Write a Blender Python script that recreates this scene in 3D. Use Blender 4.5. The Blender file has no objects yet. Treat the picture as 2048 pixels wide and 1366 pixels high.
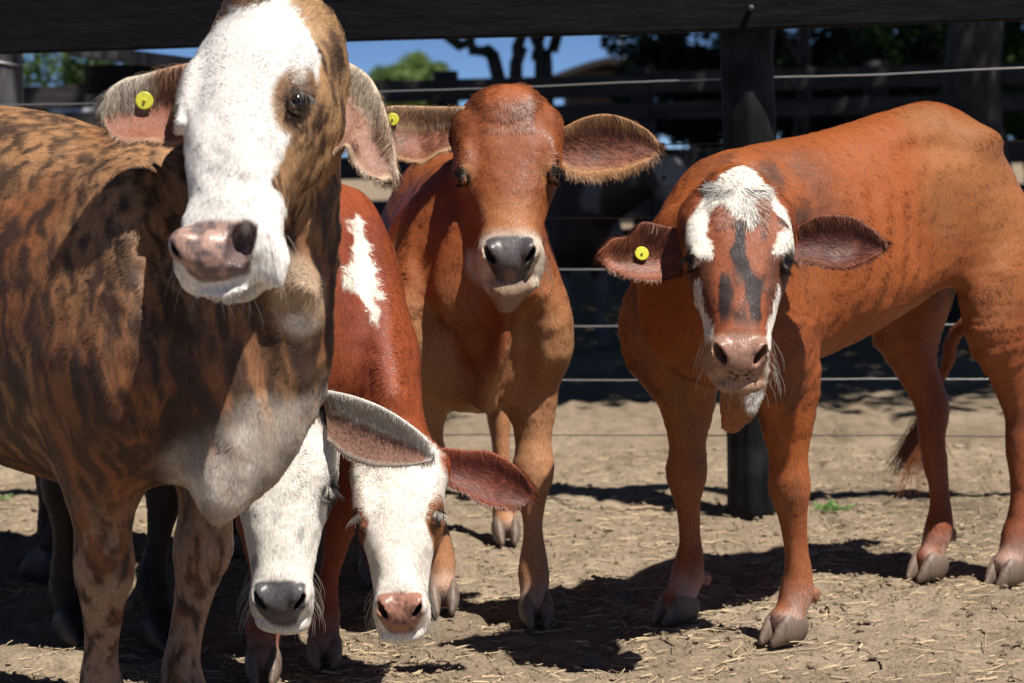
import bpy, math, random, time
import numpy as np
from mathutils import Vector, Matrix, Euler
from concurrent.futures import ThreadPoolExecutor

T0 = time.time()
random.seed(7)
rng = np.random.default_rng(7)
scene = bpy.context.scene
col = scene.collection

# ------------------------------------------------------------------ camera
FPX = 4020.0                       # focal length in pixels of a 2048 px wide frame
CAM = np.array([0.0, 0.0, 1.0])
PITCH = math.radians(5.02)
ROLL = 0.024
cam_d = bpy.data.cameras.new('camera')
cam_o = bpy.data.objects.new('camera', cam_d)
col.objects.link(cam_o)
cam_d.sensor_width = 36.0
cam_d.lens = 36.0 * FPX / 2048.0
cam_d.clip_start = 0.05
cam_d.clip_end = 600
cam_d.dof.use_dof = True
cam_d.dof.focus_distance = 3.75
cam_d.dof.aperture_fstop = 5.0
Rm = Matrix.Rotation(math.radians(90) - PITCH, 3, 'X') @ Matrix.Rotation(-ROLL, 3, 'Z')
cam_o.location = CAM
cam_o.rotation_euler = Rm.to_euler()
scene.camera = cam_o
RN = np.array(Rm)

# ------------------------------------------------------------------ light
w = bpy.data.worlds.new('World')
scene.world = w
w.use_nodes = True
nt = w.node_tree
nt.nodes.clear()
SUN_DIR = Vector((-0.37, 0.34, -0.90)).normalized()      # the way the light travels
sky = nt.nodes.new('ShaderNodeTexSky')
sky.sky_type = 'NISHITA'
sky.sun_disc = False
sky.sun_elevation = math.asin(-SUN_DIR.z)
sky.sun_rotation = math.atan2(-SUN_DIR.x, -SUN_DIR.y)
sky.air_density = 0.28
sky.dust_density = 0.0
sky.ozone_density = 4.0
bg = nt.nodes.new('ShaderNodeBackground')
bg.inputs[1].default_value = 0.072
wo = nt.nodes.new('ShaderNodeOutputWorld')
tint = nt.nodes.new('ShaderNodeVectorMath'); tint.operation = 'MULTIPLY'
tint.inputs[1].default_value = (.92, 1.0, 1.05)
nt.links.new(sky.outputs[0], tint.inputs[0]); nt.links.new(tint.outputs[0], bg.inputs[0])
nt.links.new(bg.outputs[0], wo.inputs[0])
sun_d = bpy.data.lights.new('sun', 'SUN')
sun_d.energy = 5.0
sun_d.angle = math.radians(0.53)
sun_d.color = (1.0, 0.94, 0.86)
sun_o = bpy.data.objects.new('sun', sun_d)
sun_o.rotation_euler = SUN_DIR.to_track_quat('-Z', 'Y').to_euler()
sun_o.location = (3, -3, 8)
col.objects.link(sun_o)
scene.view_settings.view_transform = 'Standard'
scene.view_settings.look = 'None'
scene.view_settings.exposure = 0.42
scene.view_settings.gamma = 1.0
scene.view_settings.use_curve_mapping = False
scene.cycles.max_bounces = 6
scene.cycles.diffuse_bounces = 2
scene.cycles.glossy_bounces = 2
scene.cycles.transmission_bounces = 3
scene.cycles.transparent_max_bounces = 6
scene.cycles.use_denoising = True
scene.render.hair_type = 'STRIP'

# ------------------------------------------------------------------ small maths
def ray(px, py):
    return RN @ np.array([(px - 1024) / FPX, (683 - py) / FPX, -1.0])

def at(px, py, d):
    """the place seen at a pixel, d metres in front of the lens (measured along the ground)"""
    r = ray(px, py)
    return CAM + r * (d / r[1])

def seen_at(p):
    q = (np.asarray(p) - CAM) @ RN
    return np.stack([1024 + FPX * q[..., 0] / -q[..., 2], 683 - FPX * q[..., 1] / -q[..., 2]], -1)

def ground_at(px, py):
    r = ray(px, py)
    return CAM + r * (-CAM[2] / r[2])

def unit(v):
    v = np.asarray(v, float)
    return v / (np.linalg.norm(v) + 1e-12)

def hash3(ix, iy, iz, seed=0):
    with np.errstate(over='ignore'):
        h = (ix.astype(np.uint32) * np.uint32(374761393) + iy.astype(np.uint32) * np.uint32(668265263)
             + iz.astype(np.uint32) * np.uint32(2147483647 - 1274126177) + np.uint32((seed * 97531 + 12345) & 0xffffffff))
        h ^= h >> np.uint32(13)
        h *= np.uint32(1274126177)
        h ^= h >> np.uint32(16)
    return (h & np.uint32(0xffffff)).astype(np.float32) / 16777215.0

def noise(p, scale, seed=0):
    """smooth value noise in -1..1"""
    q = np.asarray(p, np.float32) * scale + 1000.0
    i = np.floor(q).astype(np.int64)
    f = (q - i).astype(np.float32)
    f = f * f * (3 - 2 * f)
    x, y, z = i[:, 0], i[:, 1], i[:, 2]
    r = 0
    for dx in (0, 1):
        wx = f[:, 0] if dx else 1 - f[:, 0]
        for dy in (0, 1):
            wy = f[:, 1] if dy else 1 - f[:, 1]
            for dz in (0, 1):
                wz = f[:, 2] if dz else 1 - f[:, 2]
                r = r + hash3(x + dx, y + dy, z + dz, seed) * wx * wy * wz
    return r * 2 - 1

def fbm(p, scale, octaves=3, seed=0):
    r, a, t = 0, 1.0, 0
    for o in range(octaves):
        r = r + a * noise(p, scale * 2 ** o, seed + o * 7)
        t += a
        a *= 0.5
    return r / t * 1.5

def sstep(a, b, x):
    t = np.clip((x - a) / (b - a), 0, 1)
    return t * t * (3 - 2 * t)

def catmull(pts, n):
    """resample a polyline (rows) smoothly, n points"""
    pts = np.asarray(pts, float)
    if len(pts) == 2:
        t = np.linspace(0, 1, n)[:, None]
        return pts[0] * (1 - t) + pts[1] * t
    P = np.vstack([2 * pts[0] - pts[1], pts, 2 * pts[-1] - pts[-2]])
    m = len(pts) - 1
    out = []
    for u in np.linspace(0, m - 1e-6, n):
        i = int(u)
        t = u - i
        p0, p1, p2, p3 = P[i:i + 4]
        out.append(0.5 * (2 * p1 + (p2 - p0) * t + (2 * p0 - 5 * p1 + 4 * p2 - p3) * t * t + (3 * p1 - p0 - 3 * p2 + p3) * t ** 3))
    return np.array(out)

# ------------------------------------------------------------------ implicit shapes
class Body:
    """a list of blended shapes; each shape has a box outside which it is skipped"""
    def __init__(s):
        s.sh = []

    def add(s, fn, lo, hi, k=0.02, sub=False):
        s.sh.append((fn, np.asarray(lo, np.float32), np.asarray(hi, np.float32), k, sub))

    def ell(s, c, axes, r, k=0.02, sub=False):
        """ellipsoid: axes = rows of unit vectors"""
        c = np.asarray(c, np.float32); A = np.asarray(axes, np.float32); r = np.asarray(r, np.float32)
        m = float(r.max()); mn = float(r.min())
        def fn(p):
            q = (p - c) @ A.T
            k0 = np.sqrt(((q / r) ** 2).sum(1)); k1 = np.sqrt(((q / (r * r)) ** 2).sum(1)) + 1e-9
            return k0 * (k0 - 1) / k1
        s.add(fn, c - m, c + m, k, sub)

    def tube(s, nodes, side, k=0.02, n=None, sub=False):
        """nodes: (x, y, z, r_side, r_other); side: a vector or one per node"""
        nodes = np.array(nodes, float)
        n = n or (len(nodes) - 1) * 3 + 1
        side = np.asarray(side, float)
        if side.ndim == 1:
            side = np.tile(side, (len(nodes), 1))
        N = catmull(np.hstack([nodes, side]), n)
        N[:, 3:5] = np.maximum(N[:, 3:5], 0.002)
        segs = []
        for a, b in zip(N[:-1], N[1:]):
            d = b[:3] - a[:3]; L = np.linalg.norm(d) + 1e-9; u = d / L
            sv = unit(a[5:8] + b[5:8]); sv = unit(sv - u * (sv @ u)); nv = np.cross(u, sv)
            segs.append((a[:3].astype(np.float32), u.astype(np.float32), sv.astype(np.float32), nv.astype(np.float32), float(L), a[3], b[3], a[4], b[4]))
        def fn(p):
            best = None
            for a, u, sv, nv, L, r0, r1, n0, n1 in segs:
                q = p - a
                pu = q @ u
                t = np.clip(pu / L, 0, 1)
                ov = pu - t * L
                rs = r0 + (r1 - r0) * t; rn = n0 + (n1 - n0) * t
                mn = np.minimum(rs, rn)
                d = (np.sqrt(((q @ sv) / rs) ** 2 + ((q @ nv) / rn) ** 2 + (ov / mn) ** 2) - 1) * mn
                best = d if best is None else np.minimum(best, d)
            return best
        R = N[:, 3:5].max(1)[:, None]
        s.add(fn, (N[:, :3] - R).min(0), (N[:, :3] + R).max(0), k, sub)

    def loft(s, org, axes, st, p=2.4, k=0.02, cap=0.05, x_bend=None):
        """st rows: x, ztop, zbot, half width, taper (+ = narrow at the top)"""
        org = np.asarray(org, np.float32); A = np.asarray(axes, np.float32)
        st = np.array(st, float)
        D = catmull(st, (len(st) - 1) * 8 + 1).astype(np.float32)
        D = D[np.argsort(D[:, 0])]
        x0, x1 = D[0, 0], D[-1, 0]
        mx = float(np.abs(D[:, 1:4]).max())
        def fn(P_):
            q = (P_ - org) @ A.T
            xc = np.clip(q[:, 0], x0, x1)
            zt = np.interp(xc, D[:, 0], D[:, 1]); zb = np.interp(xc, D[:, 0], D[:, 2])
            w_ = np.interp(xc, D[:, 0], D[:, 3]); tp = np.interp(xc, D[:, 0], D[:, 4])
            h = np.maximum((zt - zb) / 2, 0.004); zn = (q[:, 2] - (zt + zb) / 2) / h
            wn = np.maximum(w_ * (1 - tp * np.clip(zn, -1.1, 1.1)), 0.004)
            ex = (q[:, 0] - xc) / cap
            f = (np.abs(q[:, 1] / wn) ** p + np.abs(zn) ** p + np.abs(ex) ** p) ** (1 / p)
            return (f - 1) * np.minimum(w_, h)
        c = org + (A.T @ np.array([(x0 + x1) / 2, 0, (D[:, 1].max() + D[:, 2].min()) / 2], np.float32))
        H = np.array([(x1 - x0) / 2 + cap, D[:, 3].max() * 1.4, (D[:, 1].max() - D[:, 2].min()) / 2])
        e = np.abs(A.T) @ H
        s.add(fn, c - e, c + e, k)

    def bbox(s):
        lo = np.min([x[1] for x in s.sh if not x[4]], axis=0); hi = np.max([x[2] for x in s.sh if not x[4]], axis=0)
        return lo - 0.02, hi + 0.02

    def eval(s, p):
        d = np.full(len(p), 0.5, np.float32)
        lo, hi = p.min(0), p.max(0)
        for fn, a, b, k, sub in s.sh:
            m = 0.05 if not sub else 0.012
            if (lo > b + m).any() or (hi < a - m).any():
                continue
            v = fn(p).astype(np.float32)
            if sub:
                v = -v
                h = np.clip(0.5 - 0.5 * (d - v) / k, 0, 1)
                d = d + (v - d) * h + k * h * (1 - h)
            else:
                h = np.clip(0.5 + 0.5 * (d - v) / k, 0, 1)
                d = d + (v - d) * h - k * h * (1 - h)
        return d

def spaced(lo, hi, fine_lo, fine_hi, fine, coarse):
    xs = [lo]
    while xs[-1] < hi:
        x = xs[-1]
        dd = 0 if fine_lo <= x <= fine_hi else min(abs(x - fine_lo), abs(x - fine_hi))
        xs.append(x + min(coarse, fine + dd * 0.12))
    return np.array(xs, np.float32)

def surface(body, flo, fhi, fine, coarse, smooth=2, disp=None, keep_all=False):
    """turn blended shapes into one closed mesh (surface nets on a stretched grid)"""
    lo, hi = body.bbox()
    ax = [spaced(lo[i], hi[i], flo[i], fhi[i], fine, coarse) for i in range(3)]
    B = 6
    ax = [np.concatenate([a, a[-1] + (a[-1] - a[-2]) * np.arange(1, (-len(a)) % B + 2)]).astype(np.float32) for a in ax]
    n = [((len(a) - 1) // B) for a in ax]
    ax = [a[:m * B + 1] for a, m in zip(ax, n)]
    shape = tuple(len(a) for a in ax)
    G = np.full(shape, 0.5, np.float32)
    blocks = []
    cen = [0.5 * (a[0:-1:B][:m] + a[B::B][:m]) for a, m in zip(ax, n)]
    hal = [0.5 * (a[B::B][:m] - a[0:-1:B][:m]) for a, m in zip(ax, n)]
    S = 5
    jobs = [(i, j, k) for i in range(0, n[0], S) for j in range(0, n[1], S) for k in range(0, n[2], S)]
    def coarse_job(J):
        i, j, k = J
        I = np.arange(i, min(i + S, n[0])); JJ = np.arange(j, min(j + S, n[1])); K = np.arange(k, min(k + S, n[2]))
        g = np.stack(np.meshgrid(I, JJ, K, indexing='ij'), -1).reshape(-1, 3)
        p = np.stack([cen[a][g[:, a]] for a in range(3)], 1)
        h = np.sqrt(hal[0][g[:, 0]] ** 2 + hal[1][g[:, 1]] ** 2 + hal[2][g[:, 2]] ** 2)
        d = body.eval(p)
        for q in g[d <= -(1.3 * h + 0.03)]:
            G[q[0] * B:q[0] * B + B + 1, q[1] * B:q[1] * B + B + 1, q[2] * B:q[2] * B + B + 1] = -0.5
        return g[np.abs(d) < 1.3 * h + 0.03]
    with ThreadPoolExecutor(4) as ex:
        res = list(ex.map(coarse_job, jobs))
    def fine_job(g):
        if len(g) == 0:
            return
        o = np.arange(B + 1)
        oo = np.stack(np.meshgrid(o, o, o, indexing='ij'), -1).reshape(-1, 3)
        idx = (g[:, None, :] * B + oo[None]).reshape(-1, 3)
        p = np.stack([ax[a][idx[:, a]] for a in range(3)], 1)
        d = body.eval(p)
        if disp is not None:
            d = d - disp(p)
        G[idx[:, 0], idx[:, 1], idx[:, 2]] = d
    with ThreadPoolExecutor(4) as ex:
        list(ex.map(fine_job, res))
    inside = G < 0
    c = np.zeros(tuple(x - 1 for x in shape), np.uint8)
    for dx in (0, 1):
        for dy in (0, 1):
            for dz in (0, 1):
                c += inside[dx:shape[0] - 1 + dx, dy:shape[1] - 1 + dy, dz:shape[2] - 1 + dz]
    act = np.argwhere((c > 0) & (c < 8))
    ids = np.full(c.shape, -1, np.int32)
    ids[act[:, 0], act[:, 1], act[:, 2]] = np.arange(len(act))
    acc = np.zeros((len(act), 3), np.float64); cnt = np.zeros(len(act))
    corner = [(a, b_, c_) for a in (0, 1) for b_ in (0, 1) for c_ in (0, 1)]
    val = {q: G[act[:, 0] + q[0], act[:, 1] + q[1], act[:, 2] + q[2]] for q in corner}
    pos = lambda q: np.stack([ax[i][act[:, i] + q[i]] for i in range(3)], 1)
    for q in corner:
        for a in range(3):
            if q[a] == 0:
                r = list(q); r[a] = 1; r = tuple(r)
                v0, v1 = val[q], val[r]
                m = (v0 < 0) != (v1 < 0)
                t = np.where(m, v0 / np.where(m, v0 - v1, 1), 0)
                pp = pos(q) * (1 - t[:, None]) + pos(r) * t[:, None]
                acc[m] += pp[m]; cnt[m] += 1
    V = acc / np.maximum(cnt, 1)[:, None]
    quads = []
    for a in range(3):
        b_, c_ = (a + 1) % 3, (a + 2) % 3
        sl0 = [slice(None)] * 3; sl1 = [slice(None)] * 3
        sl0[a] = slice(0, -1); sl1[a] = slice(1, None)
        s0, s1 = inside[tuple(sl0)], inside[tuple(sl1)]
        e = np.argwhere(s0 != s1)
        e = e[(e[:, b_] > 0) & (e[:, c_] > 0) & (e[:, b_] < shape[b_] - 1) & (e[:, c_] < shape[c_] - 1)]
        fl = s0[e[:, 0], e[:, 1], e[:, 2]]
        def cid(db, dc):
            q = e.copy(); q[:, b_] -= db; q[:, c_] -= dc
            return ids[q[:, 0], q[:, 1], q[:, 2]]
        Q = np.stack([cid(1, 1), cid(0, 1), cid(0, 0), cid(1, 0)], 1)
        Q[~fl] = Q[~fl][:, ::-1]
        quads.append(Q)
    Q = np.vstack(quads)
    Q = Q[(Q >= 0).all(1)]
    # drop loose islands smaller than the main one
    E = np.vstack([Q[:, [0, 1]], Q[:, [1, 2]], Q[:, [2, 3]], Q[:, [3, 0]]])
    lab = np.arange(len(V))
    for _ in range(400):
        m = np.minimum(lab[E[:, 0]], lab[E[:, 1]])
        new = lab.copy()
        np.minimum.at(new, E[:, 0], m); np.minimum.at(new, E[:, 1], m)
        new = new[new]; new = new[new]
        if (new == lab).all():
            break
        lab = new
    main = np.bincount(lab).argmax()
    keep = (lab == main) | keep_all
    re = np.cumsum(keep) - 1
    Q = re[Q[keep[Q[:, 0]]]]
    V = V[keep]
    E = np.vstack([Q[:, [0, 1]], Q[:, [1, 2]], Q[:, [2, 3]], Q[:, [3, 0]]])
    for it in range(smooth):
        for lam in (0.55, -0.50):
            deg = np.bincount(E.ravel(), minlength=len(V)).astype(float)
            av = np.stack([np.bincount(E[:, 0], V[E[:, 1], i], len(V)) + np.bincount(E[:, 1], V[E[:, 0], i], len(V)) for i in range(3)], 1) / deg[:, None]
            V = V + lam * (av - V)
    return V, Q

def vnormals(V, Q):
    a = V[Q[:, 2]] - V[Q[:, 0]]; b = V[Q[:, 3]] - V[Q[:, 1]]
    fn = np.cross(a, b)
    N = np.stack([sum(np.bincount(Q[:, j], fn[:, i], len(V)) for j in range(4)) for i in range(3)], 1)
    return N / (np.linalg.norm(N, axis=1)[:, None] + 1e-12), np.linalg.norm(fn, axis=1) / 2

# ------------------------------------------------------------------ objects
def link(o, parent=None):
    col.objects.link(o)
    if parent is not None:
        o.parent = parent
    return o

def tag(o, label=None, cat=None, group=None, kind=None):
    if label: o['label'] = label
    if cat: o['category'] = cat
    if group: o['group'] = group
    if kind: o['kind'] = kind
    return o

def empty(name, loc=(0, 0, 0), label=None, cat=None, group=None):
    o = bpy.data.objects.new(name, None)
    o.empty_display_size = 0.1
    o.location = loc
    col.objects.link(o)
    return tag(o, label, cat, group)

def mesh_obj(name, V, F, mat, parent=None, smooth=True, cols=None):
    me = bpy.data.meshes.new(name)
    V = np.asarray(V, np.float32)
    if isinstance(F, np.ndarray):
        nf, k = F.shape
        me.vertices.add(len(V)); me.vertices.foreach_set('co', V.ravel())
        me.loops.add(nf * k); me.loops.foreach_set('vertex_index', F.astype(np.int32).ravel())
        me.polygons.add(nf)
        me.polygons.foreach_set('loop_start', np.arange(0, nf * k, k, dtype=np.int32))
        me.update(calc_edges=True)
    else:
        me.from_pydata([tuple(map(float, v)) for v in V], [], F)
    me.polygons.foreach_set('use_smooth', np.full(len(me.polygons), smooth))
    if cols is not None:
        at_ = me.attributes.new('coat', 'FLOAT_COLOR', 'POINT')
        c4 = np.ones((len(V), 4), np.float32); c4[:, :3] = cols
        at_.data.foreach_set('color', c4.ravel())
    me.validate()
    me.update()
    if mat:
        me.materials.append(mat)
    o = bpy.data.objects.new(name, me)
    return link(o, parent)

def tick(msg):
    print('T %.1f %s' % (time.time() - T0, msg), flush=True)
# ------------------------------------------------------------------ materials
def new_mat(name):
    m = bpy.data.materials.new(name); m.use_nodes = True
    nt = m.node_tree; b = nt.nodes['Principled BSDF']
    return m, nt, b

def nd(nt, typ, **kw):
    n = nt.nodes.new(typ)
    for k, v in kw.items():
        if k.startswith('_'):
            setattr(n, k[1:], v)
        else:
            n.inputs[k.replace('_', ' ')].default_value = v
    return n

def ramp(nt, src, stops):
    r = nt.nodes.new('ShaderNodeValToRGB')
    while len(r.color_ramp.elements) < len(stops):
        r.color_ramp.elements.new(0.5)
    for e, (p, c) in zip(r.color_ramp.elements, stops):
        e.position = p; e.color = (*c, 1) if len(c) == 3 else c
    nt.links.new(src, r.inputs[0])
    return r.outputs[0]

def make_hide():
    """skin and short undercoat: colour from the coat attribute, alpha of it = bare moist skin"""
    m, nt, b = new_mat('hide')
    a = nd(nt, 'ShaderNodeAttribute', _attribute_name='coat')
    tc = nd(nt, 'ShaderNodeTexCoord')
    n = nd(nt, 'ShaderNodeTexNoise', Scale=260.0, Detail=3.0)
    mp = nd(nt, 'ShaderNodeMapping'); mp.inputs['Scale'].default_value = (1, 1, .35)
    nt.links.new(tc.outputs['Object'], mp.inputs[0]); nt.links.new(mp.outputs[0], n.inputs['Vector'])
    mr = nd(nt, 'ShaderNodeMapRange', From_Min=.3, From_Max=.7, To_Min=.68, To_Max=1.18)
    nt.links.new(n.outputs[0], mr.inputs[0])
    mul = nd(nt, 'ShaderNodeVectorMath', _operation='SCALE')
    nt.links.new(a.outputs['Color'], mul.inputs[0]); nt.links.new(mr.outputs[0], mul.inputs['Scale'])
    nt.links.new(mul.outputs[0], b.inputs['Base Color'])
    rr = nd(nt, 'ShaderNodeMapRange', From_Min=0.0, From_Max=1.0, To_Min=.33, To_Max=.62)
    nt.links.new(a.outputs['Alpha'], rr.inputs[0]); nt.links.new(rr.outputs[0], b.inputs['Roughness'])
    bp = nd(nt, 'ShaderNodeBump', Strength=.5, Distance=.0012)
    nt.links.new(n.outputs[0], bp.inputs['Height']); nt.links.new(bp.outputs[0], b.inputs['Normal'])
    b.inputs['Specular IOR Level'].default_value = .3
    return m

def make_fur():
    m, nt, b = new_mat('fur')
    a = nd(nt, 'ShaderNodeAttribute', _attribute_name='coat')
    s = nd(nt, 'ShaderNodeAttribute', _attribute_name='lie')
    g = nd(nt, 'ShaderNodeNewGeometry')
    mx = nd(nt, 'ShaderNodeMix', _data_type='VECTOR'); mx.inputs[0].default_value = .25
    nt.links.new(s.outputs['Vector'], mx.inputs[4]); nt.links.new(g.outputs['Normal'], mx.inputs[5])
    nm = nd(nt, 'ShaderNodeVectorMath', _operation='NORMALIZE')
    nt.links.new(mx.outputs[1], nm.inputs[0])
    nt.links.new(nm.outputs[0], b.inputs['Normal'])
    nt.links.new(a.outputs['Color'], b.inputs['Base Color'])
    b.inputs['Roughness'].default_value = .40
    b.inputs['Specular IOR Level'].default_value = .42
    return m

HIDE, FUR = make_hide(), make_fur()

def simple(name, colr, rough=.6, spec=.4, metal=0.0, noise_scale=None, dark=.6, bump=0.0, stretch=(1, 1, 1)):
    m, nt, b = new_mat(name)
    b.inputs['Base Color'].default_value = (*colr, 1)
    b.inputs['Roughness'].default_value = rough
    b.inputs['Specular IOR Level'].default_value = spec
    b.inputs['Metallic'].default_value = metal
    if noise_scale:
        tc = nd(nt, 'ShaderNodeTexCoord'); mp = nd(nt, 'ShaderNodeMapping'); mp.inputs['Scale'].default_value = stretch
        n = nd(nt, 'ShaderNodeTexNoise', Scale=noise_scale, Detail=5.0, Roughness=.6)
        nt.links.new(tc.outputs['Object'], mp.inputs[0]); nt.links.new(mp.outputs[0], n.inputs['Vector'])
        c2 = tuple(x * dark for x in colr)
        o = ramp(nt, n.outputs[0], [(.35, c2), (.65, colr)])
        nt.links.new(o, b.inputs['Base Color'])
        if bump:
            bp = nd(nt, 'ShaderNodeBump', Strength=.8, Distance=bump)
            nt.links.new(n.outputs[0], bp.inputs['Height']); nt.links.new(bp.outputs[0], b.inputs['Normal'])
    return m

EYE = simple('eye_gloss', (.012, .006, .004), .06, .6)
HOOF = simple('hoof_horn', (.23, .165, .125), .5, .4, noise_scale=38, dark=.40, bump=.002, stretch=(1, 1, .3))
TAGM = simple('tag_plastic', (.66, .65, .06), .4, .4)
TAGD = simple('tag_button', (.45, .42, .03), .5, .4)
# ------------------------------------------------------------------ cattle
UP = np.array([0.0, 0.0, 1.0])
#      x     ztop  zbot  half  taper
TORSO = [(-.655, .88, .74, .055, 0), (-.60, .945, .66, .115, .05), (-.50, .985, .61, .165, .10), (-.40, .995, .56, .180, .12),
         (-.25, .965, .50, .180, .16), (-.05, .955, .455, .200, .12), (.10, .97, .44, .195, .12), (.22, .985, .43, .175, .16),
         (.33, .95, .45, .145, .12), (.42, .87, .52, .105, .05)]
FRONT_LEG = [(.235, .10, .84, .040, .085), (.30, .135, .68, .060, .115), (.315, .145, .60, .068, .105), (.27, .135, .52, .058, .088),
             (.265, .13, .44, .050, .064), (.268, .13, .37, .038, .045), (.272, .13, .315, .0445, .048), (.27, .13, .26, .0305, .036),
             (.265, .13, .19, .0205, .028), (.265, .13, .135, .029, .033), (.272, .13, .10, .034, .038), (.29, .13, .062, .031, .035),
             (.305, .13, .045, .035, .038)]
HIND_LEG = [(-.46, .10, .82, .055, .12), (-.47, .125, .70, .070, .145), (-.455, .135, .58, .062, .115), (-.49, .135, .49, .045, .070),
            (-.545, .13, .42, .034, .050), (-.575, .13, .37, .035, .050), (-.565, .13, .31, .030, .040), (-.54, .13, .20, .0208, .028),
            (-.525, .13, .14, .029, .033), (-.51, .13, .105, .034, .038), (-.49, .13, .062, .031, .035), (-.475, .13, .045, .035, .038)]
HEAD = [(-.035, -.048, -.13, .062, .0), (-.01, -.020, -.17, .088, .0), (.04, 0, -.195, .104, .05), (.09, .004, -.215, .110, -.10),
        (.14, .001, -.225, .110, -.18), (.19, -.004, -.222, .100, -.22), (.24, -.010, -.205, .084, -.20), (.29, -.016, -.175, .069, -.12),
        (.33, -.020, -.152, .062, -.04), (.365, -.022, -.140, .065, .02), (.395, -.034, -.134, .070, .02), (.425, -.062, -.130, .066, .02), (.442, -.084, -.126, .058, .02)]
SURF_Q = dict(fine=0.0040, coarse=0.011)

def frame_axes(fwd):
    f = unit([fwd[0], fwd[1], 0]); l = np.cross(UP, f)
    return f, l

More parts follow.
